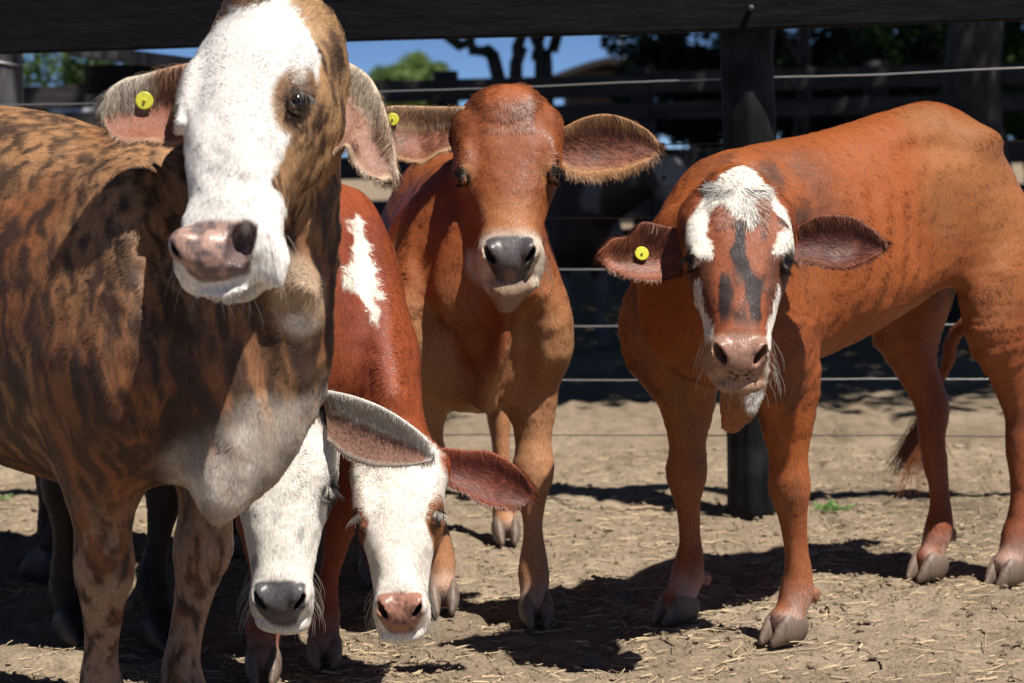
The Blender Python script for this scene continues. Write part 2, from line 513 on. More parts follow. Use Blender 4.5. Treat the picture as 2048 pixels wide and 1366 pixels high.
class Cow:
    def __init__(c, name, label, org, fwd, S, head, torso=TORSO, feet=None, group='cattle standing in the dirt pen',
                 neck=None, neck_r=None, extra=None, wf=1.0, hind=True, torso_w=1.0, leg_w=1.0):
        c.S = S
        c.o = np.array([org[0], org[1], 0.0]); c.f, c.l = frame_axes(fwd)
        c.body = Body()
        A = np.array([c.f, c.l, UP])
        c.A = A
        st = [(x * S, a * S, b * S, w_ * S * torso_w, t) for x, a, b, w_, t in torso]
        c.body.loft(c.o, A, st, p=2.2, k=0.02, cap=0.05 * S)
        c.feet = []
        feet = feet or {}
        for name_, tab, sgn in (('fl', FRONT_LEG, 1), ('fr', FRONT_LEG, -1), ('hl', HIND_LEG, 1), ('hr', HIND_LEG, -1)):
            nodes = []
            L = tab[-1]
            base = c.loc(L[0], L[1] * sgn, 0)
            tgt = feet.get(name_)
            dv = (np.asarray(tgt)[:2] - base[:2]) if tgt is not None else np.zeros(2)
            off = feet.get(name_ + '_knee')
            for x, y, z, rs, rn in tab:
                q = c.loc(x, y * sgn, z)
                wgt = np.clip((.62 - z) / .50, 0, 1)
                q[:2] += dv * wgt
                if off is not None:
                    b_ = math.exp(-((z - .34) / .13) ** 2)
                    q += (c.f * off[0] + c.l * off[1]) * b_
                m = 1.0 if z > .5 else leg_w
                nodes.append((*q, rs * S * m, rn * S * m))
            fd = c.f
            c.body.tube(nodes, c.l, k=0.032 * S, n=30)
            # dewclaws behind the fetlock
            fp = nodes[-3]
            for s2 in (-1, 1):
                q = np.array(fp[:3]) - c.f * .036 * S + c.l * s2 * .017 * S - UP * .012 * S
                c.body.ell(q, A, (.012 * S, .010 * S, .017 * S), k=.006)
            f_ = np.array(nodes[-1][:3]); f_[2] = 0
            c.feet.append((f_, c.f.copy(), S * leg_w))
        # head frame
        P0, P1 = np.asarray(head['poll'], float), np.asarray(head['nose'], float)
        c.hx = unit(P1 - P0); n_ = np.asarray(head.get('up', (0, -1, .3)), float)
        c.hz = unit(n_ - c.hx * (n_ @ c.hx)); c.hy = np.cross(c.hz, c.hx)
        c.ho = P0; c.hs = np.linalg.norm(P1 - P0) / .445
        c.wf = wf
        H = np.array([c.hx, c.hy, c.hz]); c.H = H
        s = c.hs
        hst = [(x * s, a * s, b * s, w_ * s * wf * head.get('wmul', {}).get(i, 1), t) for i, (x, a, b, w_, t) in enumerate(head.get('st', HEAD))]
        # neck
        n0 = c.loc(.22, 0, .76); n1 = c.hp(.03, 0, -.12)
        nr = neck_r or [(.135, .20), (.115, .17), (.085, .125), (.075, .095)]
        mids = neck or []
        pts = [n0] + [np.asarray(m) for m in mids] + [n1]
        rr = catmull([(a, b, 0) for a, b in nr], len(pts))
        sides = np.array([c.l * (1 - t) + c.hy * t for t in np.linspace(0, 1, len(pts))])
        c.body.tube([(*p, r[0] * S, r[1] * S) for p, r in zip(pts, rr)], sides, k=0.05, n=20)
        c.body.loft(c.ho, H, hst, p=2.35, k=0.03, cap=.028 * s)
        c.head_fn = c.body.sh[-1][0]
        b = c.body
        ex = c.ex = head.get('ex', .188)
        for sg in (-1, 1):
            o_ = unit(c.hy * sg * .80 + c.hz * .60); q_ = np.cross(c.hx, o_)
            E = [c.hx, o_, q_]
            ec = c.hp(ex, sg * .0865 * wf, -.040)
            b.ell(c.hp(ex - .045, sg * .086 * wf, -.030), H, (.045 * s, .016 * s, .018 * s), k=.028)       # brow
            b.ell(c.hp(.15, sg * .062, -.150), H, (.085 * s, .034 * s, .06 * s), k=.03)              # jowl
            b.ell(c.hp(.28, sg * .048 * wf, -.085), H, (.07 * s, .022 * s, .016 * s), k=.02)         # cheek line
            b.ell(ec + o_ * .017 * s, E, (.024 * s, .017 * s, .015 * s), k=.009, sub=True)   # eye socket
            b.ell(ec + o_ * .0150 * s - c.hx * .012 * s, E, (.011 * s, .0085 * s, .020 * s), k=.006)        # upper lid
            c.lash = getattr(c, 'lash', []) + [(ec + o_ * .021 * s - c.hx * .008 * s, q_, o_)]
            b.ell(ec + o_ * .0125 * s + q_ * (-.013 * s if q_ @ c.hz < 0 else .013 * s), E, (.024 * s, .0065 * s, .0055 * s), k=.006)        # brow side lid
            b.ell(ec + o_ * .010 * s + c.hx * .019 * s, E, (.006 * s, .006 * s, .018 * s), k=.006)        # lower lid
            b.ell(c.hp(.05, sg * .088 * wf, -.085), H, (.034 * s, .026 * s, .036 * s), k=.035)          # ear root
            c.eyes = getattr(c, 'eyes', []) + [ec + o_ * .0015 * s]
        # nose pad and muzzle
        nf = head.get('nf', 1.0); wn = wf * nf; ns = head.get('ns', 1.0)
        npn = unit(c.hx * .62 + c.hz * .78); npt = np.cross(c.hy, npn)
        b.ell(c.hp(.412, 0, -.060), [npn, c.hy, npt], (.026 * s, .052 * s * nf, .040 * s), k=.014)
        b.ell(c.hp(.400, 0, -.126), H, (.040 * s, .044 * s * nf, .022 * s), k=.012)                     # lower lip
        b.ell(c.hp(.450, 0, -.112), H, (.026 * s, .042 * s, .0030 * s), k=.005, sub=True)            # mouth
        for sg in (-1, 1):
            b.ell(c.hp(.402, sg * .040 * wn, -.040), H, (.024 * s, .021 * s, .021 * s), k=.014)      # nostril wing
            n2 = unit(npn + c.hy * sg * .30)
            t2 = unit(npt * -.9 + c.hy * sg * .55); t2 = unit(t2 - n2 * (t2 @ n2)); u2 = np.cross(n2, t2)
            q = c.hp(.414, sg * .041 * wn, -.036)
            b.ell(q - n2 * .006 * s, [n2, t2, u2], (.042 * s, .0215 * s * ns, .0074 * s * ns), k=.004, sub=True)
            c.nost = getattr(c, 'nost', []) + [(q - n2 * .006 * s, np.array([n2, t2, u2]), np.array([.044, .0212 * ns, .0072 * ns]) * s)]
        if extra:
            extra(c)
        c.root = empty(name, c.o, label, 'cow' if 'calf' not in name else 'calf', group)

    def loc(c, x, y, z):
        return c.o + (c.f * x + c.l * y + UP * z) * c.S

    def hp(c, x, y, z):
        return c.ho + (c.hx * x + c.hy * y + c.hz * z) * c.hs

    def head_coords(c, p):
        return (p - c.ho) @ c.H.T / c.hs

    def body_coords(c, p):
        return (p - c.o) @ c.A.T / c.S

def ear_surface(st, cup, thick=.005, nu=26, nv=11, roll=0.0):
    """st: rows of (upper edge point, lower edge point); cup: depth of the hollow, away from the lens"""
    U = catmull([s_[0] for s_ in st], nu); Lw = catmull([s_[1] for s_ in st], nu)
    cu = np.interp(np.linspace(0, 1, nu), np.linspace(0, 1, len(cup)), cup)
    v = np.linspace(0, 1, nv)
    ax = unit(U[-1] + Lw[-1] - U[0] - Lw[0])
    P_ = []
    for i in range(nu):
        ch = Lw[i] - U[i]
        n_ = unit(np.cross(ax, ch))
        if n_[1] < 0: n_ = -n_
        P_.append([U[i] + ch * t + n_ * .65 * cu[i] * (1 - abs(2 * t - 1) ** 2.2) for t in v])
    P_ = np.array(P_)
    du = np.gradient(P_, axis=0); dv = np.gradient(P_, axis=1)
    N = np.cross(du, dv); N /= np.linalg.norm(N, axis=2)[..., None] + 1e-12
    th = thick * (1.0 - .45 * np.abs(2 * v - 1) ** 4)[None, :, None]
    A_ = P_ - N * th / 2; B_ = P_ + N * th / 2
    V = np.vstack([A_.reshape(-1, 3), B_.reshape(-1, 3)])
    F = []
    m = nu * nv
    idx = lambda i, j: i * nv + j
    for i in range(nu - 1):
        for j in range(nv - 1):
            F.append((idx(i, j + 1), idx(i + 1, j + 1), idx(i + 1, j), idx(i, j)))
            F.append((m + idx(i, j), m + idx(i + 1, j), m + idx(i + 1, j + 1), m + idx(i, j + 1)))
    for i in range(nu - 1):
        for j, fl in ((0, 0), (nv - 1, 1)):
            q = (idx(i, j), idx(i + 1, j), m + idx(i + 1, j), m + idx(i, j))
            F.append(q[::-1] if fl else q)
    for j in range(nv - 1):
        q = (idx(nu - 1, j), idx(nu - 1, j + 1), m + idx(nu - 1, j + 1), m + idx(nu - 1, j))
        F.append(q)
    uv = np.stack(np.meshgrid(np.linspace(0, 1, nu), v, indexing='ij'), -1).reshape(-1, 2)
    fr = N[nu // 2, nv // 2][1] < 0       # does +N face the lens
    inner = np.zeros(2 * m, bool)
    if fr: inner[m:] = True
    else: inner[:m] = True
    return V, np.array(F), np.vstack([uv, uv]), inner, np.tile(unit(ax), (2 * m, 1))
# ------------------------------------------------------------------ coats
def poly_dist(pt, poly):
    """signed distance to a closed outline (inside positive)"""
    poly = np.asarray(poly, float)
    best = np.full(len(pt), 1e9); ins = np.zeros(len(pt), bool)
    for a, b in zip(poly, np.roll(poly, -1, 0)):
        e = b - a; w_ = pt - a
        t = np.clip((w_ @ e) / (e @ e + 1e-12), 0, 1)
        best = np.minimum(best, ((w_ - t[:, None] * e) ** 2).sum(1))
        c_ = ((a[1] <= pt[:, 1]) & (b[1] > pt[:, 1])) | ((b[1] <= pt[:, 1]) & (a[1] > pt[:, 1]))
        with np.errstate(divide='ignore', invalid='ignore'):
            xi = a[0] + (pt[:, 1] - a[1]) / (b[1] - a[1]) * e[0]
        ins ^= c_ & (pt[:, 0] < xi)
    d = np.sqrt(best)
    return np.where(ins, d, -d)

def face_outline(c, pix, z=-.01):
    """outline seen on the photograph, laid on the plane of the forehead, in head units"""
    out = []
    o = c.hp(0, 0, z)
    for px, py in pix:
        r = ray(px, py)
        t = ((o - CAM) @ c.hz) / (r @ c.hz)
        h = c.head_coords((CAM + r * t)[None])[0]
        out.append(h[:2])
    return np.array(out)

def side_outline(c, pix, org, nrm):
    """the same on any plane; returned in world coordinates of that plane's own axes"""
    n_ = unit(nrm); u_ = unit(np.cross(n_, UP)); v_ = np.cross(u_, n_)
    out = []
    for px, py in pix:
        r = ray(px, py)
        t = ((org - CAM) @ n_) / (r @ n_)
        p = CAM + r * t - org
        out.append((p @ u_, p @ v_))
    return np.array(out), u_, v_

def blend(colr, new, m):
    m = np.clip(m, 0, 1)[:, None]
    return colr * (1 - m) + np.asarray(new, float) * m

WHITE = np.array([.80, .765, .70])
def nose_mask(h, nf=1.0):
    """bare nose pad in head units"""
    x, y, z = h.T
    y = y / nf
    return sstep(.368, .378, x - .28 * (np.abs(y) - .040).clip(0)) * sstep(0, -.006, np.abs(y) - (.056 - .50 * (-.045 - z).clip(0, .06))) * sstep(-.088, -.080, z) * sstep(.03, .01, z)

def eye_ring(h, c, r0=.018, r1=.034):
    d = np.sqrt(((h[:, 0] - c.ex) / 1.35) ** 2 + (np.abs(h[:, 1]) - .097 * c.wf) ** 2 + (h[:, 2] + .033) ** 2)
    return sstep(r1, r0, d)

def coat_common(c, p, base):
    """shared darks: eye rims, mouth line, nostrils, feet"""
    h = c.head_coords(p)
    return base

HEADX, HEADZ, HEADW = [r_[0] for r_ in HEAD], [r_[2] for r_ in HEAD], [r_[3] * 1.12 for r_ in HEAD]
def is_head(c, h):
    p = (h * c.hs) @ c.H + c.ho
    out = np.zeros(len(p))
    m = (np.abs(h[:, 1]) < .2) & (h[:, 0] > -.12) & (h[:, 0] < .56) & (h[:, 2] > -.32) & (h[:, 2] < .1)
    if m.any():
        d = np.full(len(p), 1.0)
        d[m] = c.head_fn(p[m].astype(np.float32))
        for q in c.eyes:
            d[m] = np.minimum(d[m], np.linalg.norm(p[m] - q, axis=1) - .024)
        out = sstep(.016, .007, d)
        out = np.maximum(out, sstep(.034, .024, d) * (h[:, 0] > .34) * (h[:, 2] > -.16))
    out = np.maximum(out, sstep(.092, .080, np.linalg.norm((h - np.array([.410, 0, -.065])) * [1, 1, 1], axis=1)))
    return out * (h[:, 0] > -.06)

# each coat returns colour and bareness for points p with normals n
def coat_red(c, p, n, hair=False):
    h = c.head_coords(p); b = c.body_coords(p)
    q = p + .012 * np.stack([noise(p, 40, 1), noise(p, 40, 2), noise(p, 40, 3)], 1)
    C = np.tile(np.array([.285, .078, .022]), (len(p), 1))
    f1 = fbm(q, 6, 3, 5)
    C = C * (1 + .22 * f1[:, None])
    # paler sandy front of chest, legs and flanks
    pale = np.array([.44, .235, .115])
    fr = sstep(.05, .34, b[:, 0]) * sstep(.80, .55, b[:, 2]) * sstep(.24, .4, b[:, 2]) * sstep(-.5, .5, f1 + (np.abs(b[:, 1]) > .05) * .3)
    C = blend(C, pale, fr * .85)
    C = blend(C, np.array([.46, .24, .12]), sstep(.60, .45, b[:, 2]) * .7)
    hd = is_head(c, h)
    C = blend(C, np.array([.235, .068, .026]) * 1.0, hd * sstep(.17, .05, h[:, 0]) * .8)
    C = blend(C, np.array([.42, .17, .07]), hd * sstep(.24, .32, h[:, 0]) * sstep(-.09, -.03, h[:, 2]) * .75)
    C = blend(C, np.array([.60, .50, .40]), hd * sstep(.345, .385, h[:, 0] + .12 * np.abs(h[:, 1])))
    C = blend(C, np.array([.47, .22, .09]), hd * eye_ring(h, c, .02, .05) * .6)
    C = blend(C, np.array([.03, .02, .015]), hd * eye_ring(h, c, .017, .027))
    nm = nose_mask(h) * hd
    C = blend(C, np.array([.115, .105, .108]) * (1 + .25 * noise(p, 300, 8))[:, None], nm)
    C = blend(C, np.array([.03, .027, .028]), nm * sstep(.018, .030, np.abs(h[:, 1])) * sstep(.6, .2, np.abs(np.abs(h[:, 1]) - .040) / .03) * .5)
    C = blend(C, np.array([.27, .17, .13]), nm * sstep(.016, .006, np.abs(h[:, 1])) * sstep(-.045, -.065, h[:, 2]))
    C = blend(C, np.array([.36, .235, .155]), hd * (1 - nm) * sstep(.056, .040, np.abs(h[:, 1])) * sstep(-.070, -.084, h[:, 2]) * sstep(.35, .37, h[:, 0]) * .9)
    ft = sstep(.115, .07, p[:, 2]) * sstep(.2, .6, fbm(q, 25, 2, 8) * .5 + .6)
    C = blend(C, np.array([.46, .36, .30]), ft * .5)
    C = blend(C, np.array([.045, .03, .025]), sstep(.07, .04, p[:, 2]) * .6)
    return C, nm

BL = dict(
    top=[(1478, 330), (1440, 355), (1405, 395), (1382, 430), (1374, 470), (1382, 500), (1400, 512), (1426, 516), (1424, 490), (1412, 470), (1420, 440), (1432, 415),
         (1452, 405), (1470, 428), (1490, 440), (1500, 460), (1510, 430), (1502, 398), (1522, 392), (1540, 412), (1560, 430), (1580, 448), (1565, 462), (1552, 478), (1545, 508),
         (1565, 505), (1585, 488), (1592, 470), (1588, 440), (1572, 412), (1548, 386), (1520, 362), (1500, 342)],
    lstripe=[(1388, 560), (1396, 560), (1406, 610), (1424, 650), (1428, 690), (1430, 735), (1440, 760), (1430, 780), (1417, 720), (1410, 670), (1398, 620)],
    rstripe=[(1572, 565), (1576, 565), (1566, 620), (1555, 660), (1548, 690), (1552, 760), (1540, 770), (1532, 715), (1510, 692), (1460, 694), (1470, 684), (1515, 680), (1540, 686), (1548, 660), (1560, 610)])

def coat_blaze(c, p, n, hair=False):
    h = c.head_coords(p); b = c.body_coords(p)
    q = p + .012 * np.stack([noise(p, 40, 1), noise(p, 40, 2), noise(p, 40, 3)], 1)
    C = np.tile(np.array([.300, .078, .018]), (len(p), 1))
    f1 = fbm(q, 5, 3, 15)
    C = C * (1 + .18 * f1[:, None])
    hd = is_head(c, h)
    # dark smoky streaks over shoulder, thigh and shins
    st = fbm(np.stack([q[:, 0] * 3.2, q[:, 1] * 3.2, q[:, 2]], 1), 7, 3, 31)
    zone = np.exp(-((b[:, 0] - .26) / .12) ** 2 - ((b[:, 2] - .86) / .14) ** 2) * .9 + sstep(-.42, -.52, b[:, 0]) * sstep(.86, .66, b[:, 2]) * .9 \
        + sstep(.62, .50, b[:, 2]) * sstep(.2, .3, b[:, 0]) * .65 + .04
    zz = zone * sstep(-.25, .6, st) * (1 - hd)
    if hair:
        zz = .35 * zz + .65 * (rng.random(len(p)) < zz)
    C = blend(C, np.array([.050, .026, .020]), zz)
    C = blend(C, np.array([.30, .14, .055]), sstep(.1, .8, fbm(p, 4, 2, 16)) * (1 - hd) * .5)
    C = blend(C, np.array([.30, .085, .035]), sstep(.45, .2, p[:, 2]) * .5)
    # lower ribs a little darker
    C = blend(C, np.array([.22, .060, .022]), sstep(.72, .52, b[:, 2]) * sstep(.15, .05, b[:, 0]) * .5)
    # face
    fq = h[:, :2] + .0045 * np.stack([noise(p, 170, 4), noise(p, 170, 5)], 1)
    dk = fbm(np.stack([h[:, 0] * 1.2, h[:, 1] * 3.5, h[:, 2] * 2], 1), 9, 3, 77)
    C = blend(C, np.array([.26, .072, .034]), hd * .6)
    C = blend(C, np.array([.030, .017, .016]), hd * sstep(.0, .4, dk + .55 * np.exp(-((h[:, 1] + .0) / .022) ** 2) * sstep(.1, .2, h[:, 0]) + .5 * np.exp(-((h[:, 1] + .035) / .014) ** 2) * sstep(.2, .24, h[:, 0]) - .02) * sstep(.37, .32, h[:, 0]) * sstep(.04, .12, h[:, 0]))
    sidebrown = hd * sstep(.045, .070, np.abs(h[:, 1])) * sstep(.16, .20, h[:, 0])
    C = blend(C, np.array([.06, .026, .016]), sidebrown * .75)
    for nm_, thick in (('top', .001), ('lstripe', .001), ('rstripe', .004)):
        d = poly_dist(fq, c.marks[nm_]) + thick
        fr = sstep(-.0025, .0025, d) * (h[:, 2] > -.20) * (n @ c.hz > -.15)
        C = blend(C, WHITE * np.array([1, .97, .92]), fr)
    C = blend(C, np.array([.03, .02, .015]), hd * eye_ring(h, c, .017, .027))
    mz = hd * sstep(.36, .385, h[:, 0] + .06 * np.abs(h[:, 1]))
    C = blend(C, np.array([.42, .25, .155]), mz * sstep(.062, .05, h[:, 1]))
    C = blend(C, np.array([.10, .05, .035]), mz * sstep(-.2, .5, noise(p, 90, 6)) * .35)
    nm = nose_mask(h) * hd
    C = blend(C, np.array([.34, .185, .14]), nm * .9)
    mud = nm * sstep(.034, .02, np.abs(h[:, 1] - .002)) * sstep(-.052, -.062, h[:, 2]) * sstep(-.1, .25, noise(p, 240, 9) + .15)
    C = blend(C, np.array([.035, .025, .015]), mud)
    C = blend(C, np.array([.62, .50, .38]), hd * sstep(-.118, -.13, h[:, 2]) * sstep(.36, .40, h[:, 0]))
    C = blend(C, WHITE * .9, sstep(.033, .022, np.linalg.norm((p - at(1512, 800, 3.79)) * [1, .5, 1], axis=1) + .004 * noise(p, 90, 61)) * (1 - hd))
    C = blend(C, np.array([.52, .36, .30]), sstep(.14, .06, p[:, 2]) * sstep(-.3, .5, fbm(q, 18, 2, 8) + .2) * .75)
    return C, nm

def coat_whiteface(c, p, n, hair=False):
    h = c.head_coords(p); b = c.body_coords(p)
    q = p + .01 * np.stack([noise(p, 40, 1), noise(p, 40, 2), noise(p, 40, 3)], 1)
    C = np.tile(np.array([.25, .055, .018]), (len(p), 1)) * (1 + .18 * fbm(q, 6, 3, 25)[:, None])
    # white stripe down the crest of the neck
    d = poly_dist(np.stack([(q - c.cm[1]) @ c.cm[2], (q - c.cm[1]) @ c.cm[3]], 1) + .006 * np.stack([noise(p, 90, 4), noise(p, 90, 5)], 1), c.cm[0])
    C = blend(C, WHITE * np.array([1, .96, .9]), sstep(-.004, .004, d) * (n[:, 1] < .35) * sstep(5.0, 4.6, p[:, 1]))
    ragged = poly_dist(np.stack([(q - c.cm[1]) @ c.cm[2], (q - c.cm[1]) @ c.cm[3]], 1), c.cm2)
    C = blend(C, np.array([.20, .045, .03]), sstep(-.01, .01, ragged) * (n[:, 1] < .3) * .5 * (1 - sstep(-.004, .004, d)))
    hd = is_head(c, h)
    jag = .006 * noise(p, 110, 6)
    wf_ = hd * sstep(-.012, .006, h[:, 0] + jag - .25 * (np.abs(h[:, 1]) - .06).clip(0))
    C = blend(C, WHITE * np.array([1.0, .97, .93]), wf_)
    ex = (h[:, 0] - .20) / .058; ey = (h[:, 1] - .095) / .027
    C = blend(C, np.array([.30, .115, .045]), hd * sstep(1.12, .92, np.sqrt(ex ** 2 + ey ** 2) + jag * 25) * (h[:, 1] > 0))
    ex = (h[:, 0] - .20) / .04; ey = (h[:, 1] + .10) / .030
    C = blend(C, np.array([.22, .075, .035]), hd * sstep(1.12, .92, np.sqrt(ex ** 2 + ey ** 2) + jag * 25) * (h[:, 1] < 0))
    C = blend(C, np.array([.35, .31, .28]), hd * sstep(.25, .6, fbm(p, 22, 3, 51)) * .35 * sstep(.22, .3, h[:, 0]))
    C = blend(C, np.array([.03, .02, .015]), hd * eye_ring(h, c, .017, .027))
    nm = nose_mask(h) * hd
    C = blend(C, np.array([.36, .175, .125]), nm)
    C = blend(C, np.array([.08, .05, .04]), nm * sstep(.0, .5, noise(p, 160, 3)) * .6)
    C = blend(C, np.array([.30, .20, .16]), sstep(.12, .06, p[:, 2]) * .6)
    return C, nm

def coat_black(c, p, n, hair=False):
    h = c.head_coords(p); b = c.body_coords(p)
    C = np.tile(np.array([.018, .013, .012]), (len(p), 1)) * (1 + .2 * fbm(p, 8, 2, 2)[:, None])
    C = blend(C, np.array([.10, .035, .02]), sstep(-.2, -.5, b[:, 0]) * sstep(.4, .2, b[:, 2]) * .5)
    hd = is_head(c, h)
    jag = .006 * noise(p, 110, 6)
    C = blend(C, WHITE * np.array([.98, .97, .95]), hd * sstep(.0, .012, h[:, 0] + jag) * sstep(-.19, -.17, h[:, 2]))
    C = blend(C, np.array([.22, .075, .03]), hd * sstep(.035, .02, h[:, 0] + jag) * sstep(.04, .055, h[:, 1]))
    ex = (h[:, 0] - .215) / .075; ey = (h[:, 1] - .110) / .020
    C = blend(C, np.array([.028, .020, .018]), sstep(1.15, .9, np.sqrt(ex ** 2 + ey ** 2) + jag * 30) * hd)
    C = blend(C, np.array([.20, .20, .21]), hd * sstep(.15, .5, fbm(np.stack([h[:, 0], h[:, 1] * 3, h[:, 2]], 1), 18, 3, 51) + .5 * np.exp(-((h[:, 1] + .045) / .012) ** 2) - .2) * .6 * sstep(.2, .26, h[:, 0]) * sstep(.37, .34, h[:, 0]))
    C = blend(C, np.array([.20, .17, .15]), hd * sstep(.36, .41, h[:, 0]) * sstep(.05, .03, np.abs(h[:, 1])) * sstep(-.035, -.02, h[:, 2]) * .5)
    C = blend(C, np.array([.02, .014, .012]), hd * eye_ring(h, c, .017, .027))
    nm = nose_mask(h) * hd
    C = blend(C, np.array([.090, .085, .090]) * (1 + .25 * noise(p, 300, 8))[:, None], nm)
    return C, nm

def coat_brindle(c, p, n, hair=False):
    h = c.head_coords(p); b = c.body_coords(p)
    q = p + .012 * np.stack([noise(p, 25, 1), noise(p, 25, 2), noise(p, 25, 3)], 1)
    low_ = sstep(1.0, .6, b[:, 2])  # lower flank gets more dark streaks, its shade put into the coat
    C = np.tile(np.array([.22, .082, .032]), (len(p), 1))
    C = blend(C, np.array([.34, .175, .080]), sstep(-.3, .5, fbm(q, 5, 2, 44) + .5 * sstep(.8, 1.0, b[:, 2]) - .2))
    sl = np.stack([q[:, 0] * 3.4 + q[:, 2] * .7, q[:, 1] * 3.4, q[:, 2] * .38], 1)
    st = fbm(sl, 20, 4, 41); st2 = fbm(sl, 4.5, 3, 43)
    C = C * (1 + .22 * fbm(sl, 38, 2, 60)[:, None])  # streaky tone, sheen along the hair put into the colour
    soft = sstep(-.45, .55, st + .40 * st2 - .08 + .42 * low_)
    if hair:
        soft = .30 * soft + .70 * (rng.random(len(p)) < soft)
    C = blend(C, np.array([.028, .018, .015]), np.clip(.88 * soft, 0, .93))
    hd = is_head(c, h)
    # grey-white mottled brisket
    dd = poly_dist(np.stack([(q - c.cm[1]) @ c.cm[2], (q - c.cm[1]) @ c.cm[3]], 1), c.cm[0])
    br = sstep(-.025, .03, dd + .03 * fbm(q, 9, 2, 12)) * (n[:, 1] < .4)
    C = blend(C, np.array([.68, .61, .52]), br * (.45 + .50 * sstep(-.3, .3, fbm(q, 16, 3, 13))))
    # neck front sandy grey
    nk = sstep(.24, .36, b[:, 0]) * sstep(.55, .75, b[:, 2]) * (1 - hd)
    C = blend(C, np.array([.30, .18, .10]), nk * .3 * sstep(.4, -.2, st))
    # forelegs paler speckle
    C = blend(C, np.array([.36, .24, .16]), sstep(.52, .36, p[:, 2]) * sstep(.35, -.15, fbm(np.stack([q[:, 0] * 2, q[:, 1] * 2, q[:, 2]], 1), 32, 3, 19)) * .75)
    # head: tan sides, white face
    C = blend(C, np.array([.42, .25, .12]), hd * .75 * sstep(.5, -.1, st))
    fq = h[:, :2] + .003 * np.stack([noise(p, 190, 4), noise(p, 190, 5)], 1)
    wface = poly_dist(fq, c.marks['face'])
    fr = sstep(-.003, .003, wface) * (h[:, 2] > -.17) * (n @ c.hz > -.35) * (hd > .05)
    fr *= np.maximum(np.maximum(sstep(-.058, -.048, h[:, 2] + .004 * noise(p, 150, 7)), h[:, 1] < .02), h[:, 0] > .31)
    fr = np.maximum(fr, sstep(.005, -.005, h[:, 1] + .02) * sstep(.02, .03, h[:, 0]) * (h[:, 2] > -.15) * hd * sstep(.30, .20, -h[:, 2]))
    fr = np.maximum(fr, hd * sstep(.325, .345, h[:, 0] + .9 * (h[:, 2] + .08).clip(-1, 0)))
    C = blend(C, WHITE * np.array([1.02, 1.02, 1.03]), fr * (hd > .1))
    C = blend(C, np.array([.50, .48, .46]), fr * sstep(.35, .7, fbm(p, 26, 3, 91)) * .2)
    C = blend(C, np.array([.30, .17, .085]), hd * eye_ring(h, c, .034, .046) * (h[:, 1] > 0))
    lash = eye_ring(h, c, .016, .036)
    C = blend(C, np.array([.10, .06, .045]), hd * lash * .8 * (h[:, 1] > 0))
    tear = np.exp(-((h[:, 1] - .095) / .012) ** 2) * sstep(.19, .21, h[:, 0]) * sstep(.27, .24, h[:, 0])
    C = blend(C, np.array([.05, .04, .035]), hd * tear * sstep(-.2, .4, noise(p, 130, 3)) * .9)
    nm = nose_mask(h, 1.12) * hd
    C = blend(C, np.array([.43, .265, .215]), nm)
    C = blend(C, np.array([.12, .095, .095]), nm * sstep(-.45, .05, fbm(p, 60, 3, 14) - .6 * (h[:, 2] + .055) / .03) * .85)
    C = blend(C, np.array([.56, .50, .36]), hd * sstep(-.116, -.126, h[:, 2]) * sstep(.36, .39, h[:, 0]) * .8)
    # pale throat flap
    fl = np.exp(-(np.linalg.norm((p - at(596, 600, 3.15)) / np.array([.045, .14, .075]), axis=1)) ** 2)
    C = blend(C, np.array([.50, .36, .235]), sstep(.25, .6, fl) * .75 * (1 - hd))
    th = np.exp(-(np.linalg.norm((p - at(600, 648, 3.15)) / np.array([.03, .1, .022]), axis=1)) ** 2)
    C = blend(C, WHITE, sstep(.3, .7, th) * .7)
    return C, nm

def coat_plain(base):
    def f(c, p, n, hair=False):
        C = np.tile(np.array(base), (len(p), 1)) * (1 + .25 * fbm(p, 6, 3, 5)[:, None])
        return C, np.zeros(len(p))
    return f

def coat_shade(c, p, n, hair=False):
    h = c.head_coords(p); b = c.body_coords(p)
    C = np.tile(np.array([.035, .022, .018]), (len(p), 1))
    C = blend(C, WHITE * .35, is_head(c, h) * sstep(.02, .05, h[:, 0]) * sstep(-.1, -.05, h[:, 2]))  # whites dimmed in the coat colour, standing in for deep shade
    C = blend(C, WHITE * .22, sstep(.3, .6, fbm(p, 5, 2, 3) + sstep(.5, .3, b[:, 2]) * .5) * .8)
    return C, np.zeros(len(p))

